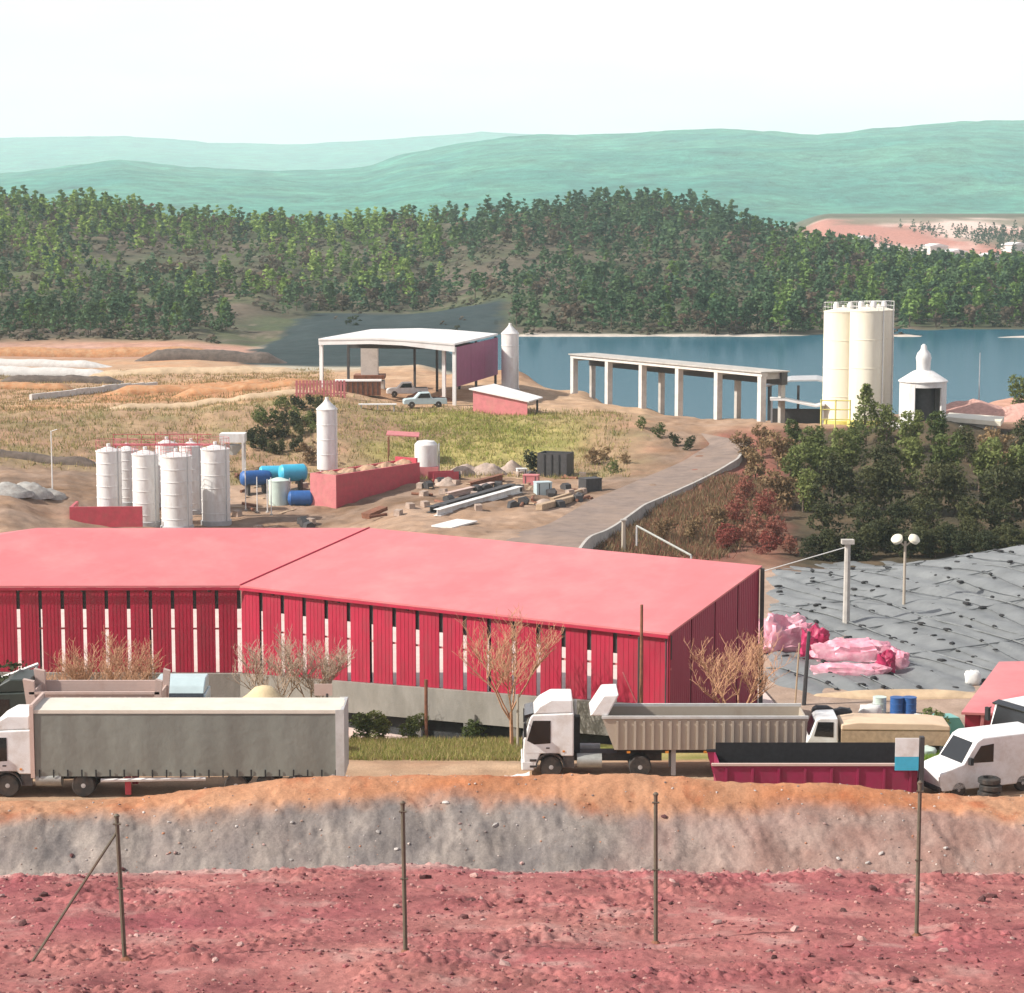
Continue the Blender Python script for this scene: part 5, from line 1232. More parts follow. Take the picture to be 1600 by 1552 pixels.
windrow('long white-sheeted windrow on the terrace at the far left', 55, 334, 24, 4.4, 1.3, M['concrete_pale'], R(6), 1)
windrow('second white-sheeted windrow farther back at the left edge', 30, 362, 30, 4.0, 1.1, M['concrete_pale'], R(5), 2)
M['dk_earth'] = mat('dark_earth', (0.11, 0.085, 0.07), .95, .4, 1.2, .5, 4); M['or_earth'] = mat('orange_earth', (0.40, 0.19, 0.085), .95, .3, .8, .5, 4, dirt=(.46, .33, .2), dirt_amt=.8); M['bf_earth'] = mat('buff_earth', (0.46, 0.34, 0.22), .95, .25, .8, .5, 4)
windrow('dark earth windrow below the white-sheeted one', 95, 318, 18, 4.0, 1.0, M['dk_earth'], R(6), 3)
windrow('orange earth windrow right of the concrete channel', 300, 291, 24, 4.5, 1.0, M['or_earth'], R(9), 4)
windrow('long orange earth windrow above the dark thicket', 390, 283, 20, 4.0, .9, M['or_earth'], R(10), 5)
windrow('buff earth windrow along the crest of the left slope', 330, 266, 26, 2.6, .7, M['bf_earth'], R(12), 6)
windrow('buff earth windrow in the middle of the left terrace', 300, 335, 34, 5.0, 1.0, M['bf_earth'], R(4), 7)
windrow('reddish earth windrow near the forest edge', 140, 405, 50, 6.0, 1.6, M['or_earth'], R(3), 8)
windrow('dark earth windrow near the water at the left', 330, 385, 26, 6.0, 1.8, M['dk_earth'], R(4), 9)
windrow('buff earth windrow at the left edge above the slope', 20, 300, 18, 3.6, .9, M['or_earth'], R(4), 10)
windrow('dark earth ledge across the left slope', 60, 229, 14, 1.6, .7, M['dk_earth'], R(-9), 11)
a, b = gp(48, 281), gp(245, 306)
d_ = b - a
t = thing('concrete_channel', 'thin pale concrete channel wall crossing the left terrace', 'wall', a, math.atan2(d_.y, d_.x))
n = 9
for i in range(n):
    x0, x1 = d_.xy.length * i / n, d_.xy.length * (i + 1) / n - .05; v = a.lerp(b, (i + .5) / n); zz = gz(v.x, v.y) - a.z
    bx('wall_segment', M['concrete_pale'], t, x0, x1, -.2, .2, zz - .9, zz + .75)
# lake-bank oddments
t = thing('lime_slab', 'cream concrete slab lying right of the white kiln', 'slab', gp(1520, 247), R(-12))
MB().slab([(-3.2, -1.2, .9), (3.0, -1.6, .5), (3.4, 1.4, .8), (-2.6, 1.8, 1.1)], .5).build('top', M['cream_metal'], t, smooth=False); bx('footing', M['concrete'], t, -2.2, 2.6, -.9, .9, -.6, .35)
M['pinkrubble'] = mat('pink_rubble', (0.52, 0.30, 0.25), .95, .2, 2, .6, 5)
heap('spoil_bank', 'pinkish spoil bank right of the white kiln', gp(1520, 258), 6.5, 3.2, 1.9, M['pinkrubble'], 31, jag=.3, peak=1.3)
heap('spoil_bank', 'reddish spoil bank at the right edge by the lake', gp(1600, 256), 6.0, 3.2, 1.9, M['pinkrubble'], 33, jag=.3, peak=1.3)
t = thing('thin_mast', 'thin pale mast rising from the lake bank right of the kiln', 'mast', gp(1529, 263), 0)
MB().tube((0, 0, -.4), (0, 0, 7.0), .07, .04, 6).build('shaft', M['grey_metal'], t); bx('base', M['concrete'], t, -.3, .3, -.3, .3, -.3, .1)

# ================================================================== GREY SHEETED STOCKPILE
def pile_z(X, Y):
    px = px_of(X, Y, np.full_like(X, -1.5))
    g = ground_z(X, Y, False)
    e = ss(1190, 1222, px) * ss(127.5, 133, Y) * (1 - ss(168, 179, Y))
    rise = 0.40 + 3.2 * ss(133, 170, Y) * ss(1230, 1750, px) + .25 * fbm(X, Y, 7, 3, 301)
    return g - .15 + e * rise, px
nx_, ny_ = 220, 170
ys = np.linspace(127, 180, ny_); pxs = np.linspace(1180, 2300, nx_)
PX_, YY = np.meshgrid(pxs, ys); XX = (PX_ - CX) / F * YY * 1.01
ZZ, _ = pile_z(XX, YY)
ZZ = ZZ + .09 * fbm(XX, YY, 1.3, 4, 305) + .10 * np.sin((XX + .42 * YY) * 2 * pi / 3.1) - .12 * np.exp(-((((XX + .35 * YY) % 7.0) - 3.5) / .22) ** 2)
M['grey_dark'] = mat('dark_grey_fold', (0.13, 0.14, 0.145), .6, .3, 2)
M['sheet'] = mat('grey_sheeting', (0.165, 0.175, 0.178), 0.5, 0.2, 0.5, 0.6, 2.5, dirt=(0.22, 0.23, 0.23), dirt_amt=0.6, dscale=0.4)
idx = np.arange(nx_ * ny_).reshape(ny_, nx_)
pile = thing('sheeted_stockpile', 'broad stockpile covered in grey plastic sheeting on the right', 'stockpile', (float(XX[0, 60]), float(YY[0, 60]), -3.0))
o = np_mesh('sheeting', np.stack([XX - pile.location.x, YY - pile.location.y, ZZ + 3.0], -1).reshape(-1, 3), np.stack([idx[:-1, :-1], idx[:-1, 1:], idx[1:, 1:], idx[1:, :-1]], -1).reshape(-1, 4), M['sheet'], pile)
def pz(X, Y):
    z, _ = pile_z(np.array([X]), np.array([Y])); return float(z[0])
# dark seam folds running across the sheets
rng = random.Random(9)
for k in range(34):
    c = -6 + k * 2.0; pts = []
    for Y in np.arange(130, 176, .8):
        X = c + 26 - .42 * (Y - 127) + .5 * sin(Y * .35 + k); px = 800 + F * X / (Y * 1.01)
        if 1200 < px < 1700: pts.append(Vector((X, Y, pz(X, Y) + .05)) - pile.location)
    if len(pts) > 3: MB().path(pts, .04 if k % 3 else .07, 5).build('seam_fold', M['grey_dark'], pile)
for k in range(4):
    Y0 = 137 + k * 9.5; pts = []
    for px in np.arange(1215 + 15 * k, 1680, 12):
        Y = Y0 + (px - 1200) * .012 + .7 * sin(px * .012 + k); X = (px - CX) / F * Y * 1.01; pts.append(Vector((X, Y, pz(X, Y) + .04)) - pile.location)
    MB().path(pts, .05, 5).build('seam_fold', M['grey_dark'], pile)
# sandbags weighing it down
proto = None
spots_b = []
for k in range(34):
    Y = 129.5 + rng.uniform(0, 1)
    while Y < 176:
        X = -6 + k * 2.0 + 26 - .42 * (Y - 127) + .5 * sin(Y * .35 + k) + rng.gauss(0, .18); px = 800 + F * X / (Y * 1.01)
        if 1205 < px < 1640: spots_b.append((X, Y))
        Y += rng.choice((1.1, 1.6, 2.2, 3.5, 5.0))
rng.shuffle(spots_b)
for X, Y in spots_b[:270]:
    if proto is None:
        n, kk = 10, 5; V = []
        for j in range(kk + 1):
            v = -pi / 2 + pi * j / kk
            for i in range(n): u = 2 * pi * i / n; V.append((.42 * cos(v) * cos(u), .24 * cos(v) * sin(u), .13 + .13 * sin(v) + .03 * cos(3 * u) * cos(v)))
        proto = MB().add(V, [(j * n + i, j * n + (i + 1) % n, (j + 1) * n + (i + 1) % n, (j + 1) * n + i) for j in range(kk) for i in range(n)]).build('sandbag', M['black'], None, ang=80); o = proto
    else:
        o = proto.copy(); COL.objects.link(o)
    o.location = (X, Y, pz(X, Y) - .03); o.rotation_euler = (0, 0, rng.uniform(0, 3.1)); o.scale = [rng.uniform(.4, .85)] * 3
    tag(o, 'black sandbag weighing down the grey sheeting of the stockpile', 'sandbag', 'sandbags on the sheeted stockpile')
# pink wrapped bundles
M['pinkwrap'] = mat('pink_wrap', (0.66, 0.28, 0.36), 0.45, 0.2, 1.5, .5, 4, dirt=(0.75, .6, .62), dirt_amt=.7, dscale=1.2)
M['darkpink'] = mat('crimson_wrap', (0.34, 0.02, 0.08), 0.5, 0.3, 2, .4, 4)
bag('pink_bundle', 'pale pink plastic-wrapped bundle at the left before the grey sheeting', 1222, 141, 3.6, 2.0, 2.2, M['pinkwrap'], 21, R(10), 'bundle', jag=.25)
bag('pink_bundle', 'long pink plastic-wrapped bundle in the middle before the grey sheeting', 1335, 137.5, 5.2, 1.8, 1.5, M['pinkwrap'], 22, R(-6), 'bundle', jag=.2)
bag('pink_bundle', 'flat pink plastic-wrapped bundle in front of the long one', 1330, 133.5, 4.6, 1.3, .9, M['pinkwrap'], 23, R(-8), 'bundle', jag=.2)
bag('pink_bundle', 'small pink bundle at the right end of the wrapped row', 1402, 135.5, 1.4, 1.2, 1.3, M['pinkwrap'], 24, R(-6), 'bundle', jag=.25)
bag('crimson_bundle', 'crimson bundle between the left and middle pink bundles', 1272, 138.5, 1.6, 1.4, 1.9, M['darkpink'], 25, 0, 'bundle', jag=.35)
bag('crimson_bundle', 'crimson bundle beside the small pink one at the right end', 1384, 134.2, 1.1, 1.0, 1.4, M['darkpink'], 26, 0, 'bundle', jag=.35)
bag('white_sack', 'small white sack at the foot of the grey sheeting near the low red shed', 1520, 131.5, 1.0, .8, .9, M['bag_white'], 27)
# pale earth bund in front of the sheeting
heap('earth_bund', 'low buff earth bund along the front of the grey sheeting', gp(1420, 128.5), 6.0, 1.0, .35, M['bf_earth'], 41, jag=.3, peak=1.6)
# poles
t = thing('concrete_pole', 'stout pale concrete pole with stay wire left of the twin floodlight', 'pole', gp(1322, 150), 0)
h_ = at(1322, 850, 150).z - t.location.z
MB().tube((0, 0, -.4), (0, 0, h_), .26, .2, 8).build('shaft', M['concrete'], t); bx('cap', M['concrete'], t, -.42, .42, -.3, .3, h_ + .002, h_ + .3)
e = at(1195, 892, 160) - t.location; MB().tube((0, 0, h_ - .2), e, .035, .035, 5).build('stay_wire', M['grey_metal'], t)
t = thing('floodlight_pole', 'slim pole carrying twin round floodlights before the dark trees', 'lamp post', gp(1412, 155), 0)
h_ = at(1412, 846, 155).z - t.location.z
MB().tube((0, 0, -.4), (0, 0, h_), .11, .09, 8).build('shaft', M['tip_beige'], t)
for s in (-1, 1):
    MB().tube((0, 0, h_ - .35), (s * .5, 0, h_ + .05), .06, .06, 6).build('arm', M['tip_beige'], t)
    mb = MB(); mb.m = Matrix.Translation((s * .58, -.1, h_ + .15)) @ Matrix.Rotation(s * .5, 4, 'Y') @ Matrix.Rotation(.5, 4, 'X'); mb.lathe([(.1, -.25), (.38, -.12), (.42, .12), (.3, .24), (.05, .3)], 16); mb.build('lamp_head', M['cream_metal'], t)
t = thing('timber_pole', 'short pale post beside the red plants below the ramp', 'post', gp(974, 180), 0)
MB().tube((0, 0, -.4), (0, 0, 2.6), .2, .17, 7).build('shaft', M['tip_beige'], t); bx('cap', M['concrete'], t, -.24, .24, -.24, .24, 2.602, 2.7)
a, b = at(995, 822, 178), at(1080, 868, 172)
t = thing('fallen_rail', 'pale sloping rail running down from the short post', 'rail', (a.x, a.y, a.z))
MB().tube((0, 0, 0), b - a, .09, .09, 6).build('shaft', M['galv'], t); MB().tube((0, 0, 0), (0, 0, -1.6), .08, .08, 6).build('support', M['grey_metal'], t); MB().tube(b - a, b - a + Vector((0, 0, -1.4)), .08, .08, 6).build('support', M['grey_metal'], t)
# yard poles before the red shed
t = thing('steel_mast', 'dark steel mast with stay before the right end of the red shed', 'mast', gp(1001, 105.5), 0)
h_ = at(1001, 945, 105.5).z - t.location.z
MB().tube((0, 0, -.4), (0, 0, h_), .10, .07, 8).build('shaft', M['rust'], t); MB().tube((-.12, .1, h_ * .0 + 2.0), (-.12, .1, h_ - 1.6), .05, .05, 6).build('conduit', M['dark_steel'], t); MB().tube((-.9, -.3, h_ * .5 + .4), (-.1, 0, 2.2), .03, .03, 5).build('stay', M['pink_and_lit_red'], t)
t = thing('gate_post', 'dark red steel post standing before the concrete plinth', 'post', gp(666, 113), 0)
h_ = at(666, 1062, 113).z - t.location.z
MB().tube((0, 0, -.4), (0, 0, h_), .09, .09, 6).build('shaft', M['rust'], t); bx('base', M['concrete'], t, -.25, .25, -.25, .25, -.3, .08)
t = thing('gate_post', 'slim pale post left of the white tipper cab', 'post', gp(809, 108), 0)
h_ = at(809, 1085, 108).z - t.location.z
MB().tube((0, 0, -.4), (0, 0, h_), .07, .06, 6).build('shaft', M['tip_beige'], t); bx('base', M['concrete'], t, -.2, .2, -.2, .2, -.3, .08)
t = thing('yard_post', 'dark leaning post beside the crimson bundle', 'post', gp(1256, 126), R(0)); t.rotation_euler = (0, R(3), 0)
MB().tube((0, 0, -.4), (0, 0, 4.3), .13, .10, 6).build('shaft', M['dark_steel'], t); MB().tube((-.5, 0, -.3), (-.5, 0, 3.6), .05, .05, 6).build('brace', M['timber'], t)
t = thing('barrier_pipe', 'white pipe rising at a slant above the dark shrub at the left edge', 'pipe', gp(12, 106), 0)
MB().tube((-.9, 0, 3.4), (1.6, 0, 4.35), .09, .09, 6).build('shaft', M['white_metal'], t); MB().tube((1.5, 0, -.3), (1.5, 0, 4.3), .08, .08, 6).build('upright', M['grey_metal'], t)
# wire fence posts in the foreground
fg = 'steel fence posts on the red bank'
M['post'] = mat('fence_post', (0.115, 0.105, 0.075), .6, .25, 5, dirt=(.14, .07, .05), dirt_amt=.6)
for px, bot, top_, lab, dx in ((196, 1499, 1276, 'fence post with slanting brace, leftmost of four on the red bank', -.1), (634, 1488, 1256, 'fence post, second from the left on the red bank', -.04), (1025, 1474, 1242, 'fence post, third from the left on the red bank, before the tipper', -.03), (1432, 1462, 1224, 'fence post, rightmost of four on the red bank', 0)):
    lo, hi = 36.0, 48.0
    for _ in range(40):
        m_ = (lo + hi) / 2; v = gp(px, m_); 
        if pix(v.x, v.y, v.z)[1] > bot: lo = m_
        else: hi = m_
    v = gp(px, lo); h_ = at(px, top_, lo).z - v.z
    t = thing('fence_post', lab, 'fence post', v, 0, fg)
    MB().tube((0, 0, -.4), (dx, 0, h_), .042, .038, 8).build('shaft', M['post'], t)
    MB().lathe([(.05, h_ - .01), (.055, h_ + .02), (.02, h_ + .05)], 8).build('cap', M['post'], t).location = (dx, 0, 0)
    mb = MB(); rg = random.Random(px)
    n = 9; V = [(0.0, 0.0, .10)] + [(.20 * cos(2 * pi * i / n) * rg.uniform(.7, 1.3), .16 * sin(2 * pi * i / n), -.08) for i in range(n)]
    mb.add(V, [(0, 1 + i, 1 + (i + 1) % n) for i in range(n)]).build('footing', M['black'] if False else M['rust'], t, smooth=False)
    for k, zz in enumerate((.5, .95, .8)):
        if k < 2: MB().tube((dx * zz - .07, -.02, h_ * zz), (dx * zz + .07, -.02, h_ * zz), .02, .02, 5).build('clamp', M['post'], t)
    if px == 196:
        MB().tube((dx * .9, 0, h_ * .9), (-1.72, -.1, -.1 + gz(v.x - 1.72, v.y - .1) - v.z), .026, .026, 6).build('brace', M['post'], t)

for o_ in list(bpy.data.objects):
    if o_.type == 'MESH' and o_.parent and o_.name.split('.')[0] == 'body' and o_.parent.get('category') == 'pickup':
        bv = o_.modifiers.new('bevel', 'BEVEL'); bv.width = .06; bv.segments = 2; bv.limit_method = 'ANGLE'; bv.angle_limit = R(20)

# ================================================================== VEGETATION
NR = np.random.default_rng(11)
def leaf_cloud(rng, centers, radii, per, size, flat=0.7):
    """leaf-sized quads scattered round clump centres; returns (n,4,3)"""
    k = len(centers); c = np.repeat(np.asarray(centers, float), per, 0); r = np.repeat(np.asarray(radii, float), per)
    d = rng.normal(size=(k * per, 3)); d /= np.linalg.norm(d, axis=1)[:, None]
    p = c + d * (r * rng.uniform(.45, 1.0, k * per) ** .6)[:, None] * np.array([1, 1, flat])
    a = rng.normal(size=(k * per, 3)); a /= np.linalg.norm(a, axis=1)[:, None]
    b = np.cross(a, d); b /= np.linalg.norm(b, axis=1)[:, None] + 1e-9
    s = (size * rng.uniform(.6, 1.3, k * per))[:, None]
    a = a * s; b = b * s * .6
    return np.stack([p - a, p - b * .9, p + a, p + b], 1)
def pine_clumps(rng, h, w, n):
    cs, rs = [], []
    for i in range(n):
        t = rng.uniform(.18, 1.0) ** .85; rad = w * (1 - t) ** .75 * rng.uniform(.35, 1.0) + .12
        a = rng.uniform(0, 2 * pi); cs.append((rad * cos(a), rad * sin(a), h * t)); rs.append(.32 + .5 * (1 - t))
    return cs, rs
def oval_clumps(rng, h, w, n, low=.3):
    cs, rs = [], []
    lobes = [(rng.uniform(-.45, .45) * w, rng.uniform(-.45, .45) * w, h * (low + .12 + (.85 - low - .12) * (q + rng.uniform(0, 1)) / 6), w * rng.uniform(.4, .7)) for q in range(6)]
    for i in range(n):
        lx, ly, lz, lr = lobes[i % 6]; d = rng.normal(size=3); d /= np.linalg.norm(d)
        cs.append((lx + d[0] * lr * rng.uniform(.5, 1), ly + d[1] * lr * rng.uniform(.5, 1), max(.15, lz + d[2] * lr * .8))); rs.append(w * rng.uniform(.12, .24))
    return cs, rs
def quads_mesh(name, Q):
    V = Q.reshape(-1, 3); Fq = np.arange(len(V), dtype=np.int32).reshape(-1, 4)
    me = bpy.data.meshes.new(name); me.vertices.add(len(V)); me.vertices.foreach_set('co', V.astype(np.float32).ravel())
    me.loops.add(len(V)); me.loops.foreach_set('vertex_index', Fq.ravel()); me.polygons.add(len(Fq)); me.polygons.foreach_set('loop_start', np.arange(0, len(V), 4, dtype=np.int32))
    me.update(calc_edges=True); return me
def trunk_mesh(rng, h, r, limbs, spread, curve=.15):
    mb = MB(); p = Vector((0, 0, -.5)); segs = 5; pts = [p]
    for i in range(1, segs + 1): pts.append(Vector((rng.uniform(-curve, curve) * i * .3, rng.uniform(-curve, curve) * i * .3, h * i / segs)))
    for i in range(segs): mb.tube(pts[i], pts[i + 1], r * (1 - .85 * i / segs), r * (1 - .85 * (i + 1) / segs), 6, caps=False)
    for k in range(limbs):
        t = rng.uniform(.3, .9); b = Vector((0, 0, -.5)).lerp(pts[-1], t); a = rng.uniform(0, 2 * pi)
        l = spread * (1.1 - t) * rng.uniform(.6, 1.1); e = b + Vector((l * cos(a), l * sin(a), l * rng.uniform(.2, .7))); mb.tube(b, e, r * .35, r * .08, 5, caps=False)
    me = bpy.data.meshes.new('trunk'); me.from_pydata(mb.v, [], mb.f); me.update(); return me
M['bark'] = mat('bark', (0.11, 0.08, 0.06), .95, .3, 4)
LM = {'green': leaf_mat('pine_needles', (0.085, 0.155, 0.04), (0.18, 0.28, 0.075)),
      'lime': leaf_mat('young_pine', (0.16, 0.26, 0.055), (0.30, 0.40, 0.11)),
      'teal': leaf_mat('dark_pine', (0.05, 0.105, 0.055), (0.11, 0.18, 0.08)),
      'brown': leaf_mat('dry_broom', (0.10, 0.085, 0.06), (0.19, 0.14, 0.10)),
      'olive': leaf_mat('olive_leaf', (0.07, 0.10, 0.032), (0.18, 0.21, 0.07)),
      'dark': leaf_mat('dark_leaf', (0.035, 0.045, 0.022), (0.09, 0.095, 0.04)),
      'red': leaf_mat('red_stems', (0.24, 0.06, 0.05), (0.30, 0.13, 0.09)),
      'tan': leaf_mat('tan_scrub', (0.20, 0.13, 0.07), (0.30, 0.21, 0.11))}
def proto_tree(seed, kind, h, w, n, per, size, m, r=.14, limbs=6, low=.3):
    rng = np.random.default_rng(seed)
    cs, rs = pine_clumps(rng, h, w, n) if kind == 'pine' else oval_clumps(rng, h, w, n, low)
    cm = quads_mesh('crown', leaf_cloud(rng, cs, rs, per, size)); cm.materials.append(m)
    tm = trunk_mesh(rng, h * (.9 if kind == 'pine' else .6), r, limbs, w); tm.materials.append(M['bark'])
    return tm, cm
def plant(protos, name, loc, scale, rz, label, cat, group):
    tm, cm = protos
    e = bpy.data.objects.new(name, None); COL.objects.link(e); e.location = loc; e.rotation_euler = (0, 0, rz); e.scale = (scale[0], scale[0], scale[1]); e.empty_display_size = .3
    tag(e, label, cat, group)
    for nm, me in (('trunk', tm), ('crown', cm)):
        o = bpy.data.objects.new(nm, me); COL.objects.link(o); o.parent = e
    return e
# ---- wood on the hill beyond the lake
pk = {}
for i, k in enumerate(('green', 'lime', 'teal', 'teal', 'green', 'brown')):
    pk[i] = proto_tree(40 + i, 'pine' if k != 'brown' else 'oval', 8.0 if k != 'brown' else 5.0, 1.9 if k != 'brown' else 2.0, 34, 9, .42, LM[k], .13, 5)
spots = []
Nc = 18500
D_ = NR.uniform(468, 905, Nc); px_ = NR.uniform(-650, 2180, Nc)
X_ = (px_ - CX) / F * D_ * 1.006; Z_ = ground_z(X_, D_)
pxx, pyy = pix(X_, D_, Z_)
dens = .50 + 1.25 * fbm(X_, D_, 55, 4, 401)
dens = np.where((pxx < 420) & (pyy > 400), dens * .6, dens)
dens = np.where((pyy < 400) & (pxx < 700), dens + .30, dens)
dens = np.where(pxx > 1180, dens + .25, dens)
keep = (NR.uniform(0, 1, Nc) < dens * .88) & (Z_ > -1.75) & ~((pxx > 300) & (D_ < 488)) & ~((pxx > np.interp(D_, [370, 430, 500, 560, 600], [372, 396, 440, 470, 505])) & (pxx < 800) & (D_ < 596))
X_, D_, Z_, pxx, pyy = X_[keep], D_[keep], Z_[keep], pxx[keep], pyy[keep]
vis = (pxx > -40) & (pxx < 1640)
hgt = .28 + .85 * NR.uniform(0, 1, len(X_)) ** 1.4 * np.where((pxx < 560) & (pyy > 380), .8, 1.0)
shown = np.where(vis, hgt / D_, 0)
order = np.argsort(-shown)
def kind_of(px, py, u, g):
    if px < 700 and py < 470 and u < (.62 if 330 < px < 620 or py < 400 else .3): return 1 if (u < .26 or (330 < px < 620 and u < .42)) else 0
    if u > .80: return 5
    if px > 1200: return 0 if u < .35 else (2 if u < .7 else 3)
    return 2 if u < .5 else (3 if u < .74 else 4)
uu = NR.uniform(0, 1, len(X_))
kinds = np.array([kind_of(a, b, u, 0) for a, b, u in zip(pxx, pyy, uu)])
lab_k = {0: 'mid-green pine on the wooded hill beyond the lake', 1: 'bright yellow-green young pine on the wooded hill', 2: 'dark pine on the wooded hill beyond the lake', 3: 'dark bluish pine on the wooded hill beyond the lake', 4: 'green pine among the dark ones on the wooded hill', 5: 'grey-brown leafless-looking tree on the wooded hill'}
for i in order[:300]:
    plant(pk[int(kinds[i])], 'pine_tree' if kinds[i] != 5 else 'brown_tree', (X_[i], D_[i], Z_[i]), (hgt[i] * 1.35, hgt[i]), uu[i] * 40, lab_k[int(kinds[i])], 'tree', 'trees on the hill beyond the lake')
# the rest of the wood, one mass
KC = {0: ((.085, .155, .04), (.18, .28, .075)), 1: ((.16, .26, .055), (.30, .40, .11)), 2: ((.05, .105, .055), (.11, .18, .08)), 3: ((.05, .10, .06), (.10, .17, .09)), 4: ((.055, .11, .035), (.13, .20, .06)), 5: ((.10, .085, .06), (.19, .14, .10))}
protoQ = []
for k in range(6):
    rng = np.random.default_rng(70 + k); cs, rs = pine_clumps(rng, 8.0, 1.9, 18) if k < 4 else oval_clumps(rng, 6.0, 2.0, 18)
    protoQ.append(leaf_cloud(rng, cs, rs, 5, .62))
Qs, Cs = [], []
rest = order[300:]
for i in rest:
    k = int(kinds[i]); Q = protoQ[int(uu[i] * 997) % 4 if k != 5 else 4 + int(uu[i] * 997) % 2]
    a = uu[i] * 50; ca, sa = cos(a), sin(a); s = hgt[i] * 1.02
    q = Q * np.array([s * 1.4, s * 1.4, s]); q = np.stack([q[..., 0] * ca - q[..., 1] * sa, q[..., 0] * sa + q[..., 1] * ca, q[..., 2]], -1) + np.array([X_[i], D_[i], Z_[i]])
    Qs.append(q); c0, c1 = np.array(KC[k][0]), np.array(KC[k][1]); t = (uu[i] * 7.3) % 1
    Cs.append(np.repeat(c0[None] * (1 - t) + c1[None] * t, q.shape[0] * 4, 0))
# low scrub between the trees
Ns = 6400
Ds = NR.uniform(455, 880, Ns); ps = NR.uniform(-600, 2100, Ns); Xs = (ps - CX) / F * Ds * 1.006; Zs = ground_z(Xs, Ds); ok = Zs > -1.85
ok &= ~((ps > 380) & (Ds < 488)) & ~((ps > 385) & (ps < 800) & (Ds < 592) & (NR.uniform(0, 1, Ns) < .93))
rng = np.random.default_rng(5); cs, rs = oval_clumps(rng, 1.5, 1.1, 8, .1); sQ = leaf_cloud(rng, cs, rs, 3, .5)
SCOL = np.array([(.07, .075, .04), (.12, .10, .07), (.05, .07, .035), (.16, .13, .10)])
for i in np.nonzero(ok)[0]:
    s = NR.uniform(.5, 1.3); q = sQ * np.array([s * 1.3, s * 1.3, s]) + np.array([Xs[i], Ds[i], Zs[i]]); Qs.append(q); Cs.append(np.repeat(SCOL[i % 4][None] * NR.uniform(.7, 1.3), q.shape[0] * 4, 0))
# band of trees far down the valley at the right
Nv = 1300
Dv = NR.uniform(930, 1450, Nv); pv_ = NR.uniform(1150, 1800, Nv); Xv = (pv_ - CX) / F * Dv * 1.003; Zv = ground_z(Xv, Dv)
for i in range(Nv):
    if Dv[i] > 1040 and fbm(np.array([Xv[i]]), np.array([Dv[i] * .4]), 60, 3, 137)[0] < -.04: continue
    Q = protoQ[i % 4]; s = NR.uniform(.6, 1.0); q = Q[::2] * np.array([s * 1.3, s * 1.3, s]) + np.array([Xv[i], Dv[i], Zv[i]]); Qs.append(q); Cs.append(np.repeat(np.array([[.05, .085, .05]]) * NR.uniform(.7, 1.4), q.shape[0] * 4, 0))
def attr_leaf(name):
    m, N, L, b = new_mat(name); b.inputs['Roughness'].default_value = .75; b.inputs['Specular IOR Level'].default_value = .12
    a = N.new('ShaderNodeAttribute'); a.attribute_name = 'Col'; L.new(a.outputs['Color'], b.inputs['Base Color'])
    tr = N.new('ShaderNodeBsdfTranslucent'); L.new(a.outputs['Color'], tr.inputs['Color']); ms = N.new('ShaderNodeMixShader'); ms.inputs['Fac'].default_value = .3
    L.new(b.outputs[0], ms.inputs[1]); L.new(tr.outputs[0], ms.inputs[2]); L.new(ms.outputs[0], N['Material Output'].inputs['Surface']); return m
M['mass_leaf'] = attr_leaf('wood_mass_leaf')
V = np.concatenate(Qs).reshape(-1, 3); Cc = np.concatenate(Cs)
wood = stuff(np_mesh('wooded_hillside', V, np.arange(len(V)).reshape(-1, 4), M['mass_leaf'], smooth=False, cols=Cc))
tag(wood, 'dense mass of further pines and scrub covering the hill', 'woodland')
print('wood quads', len(V) // 4)

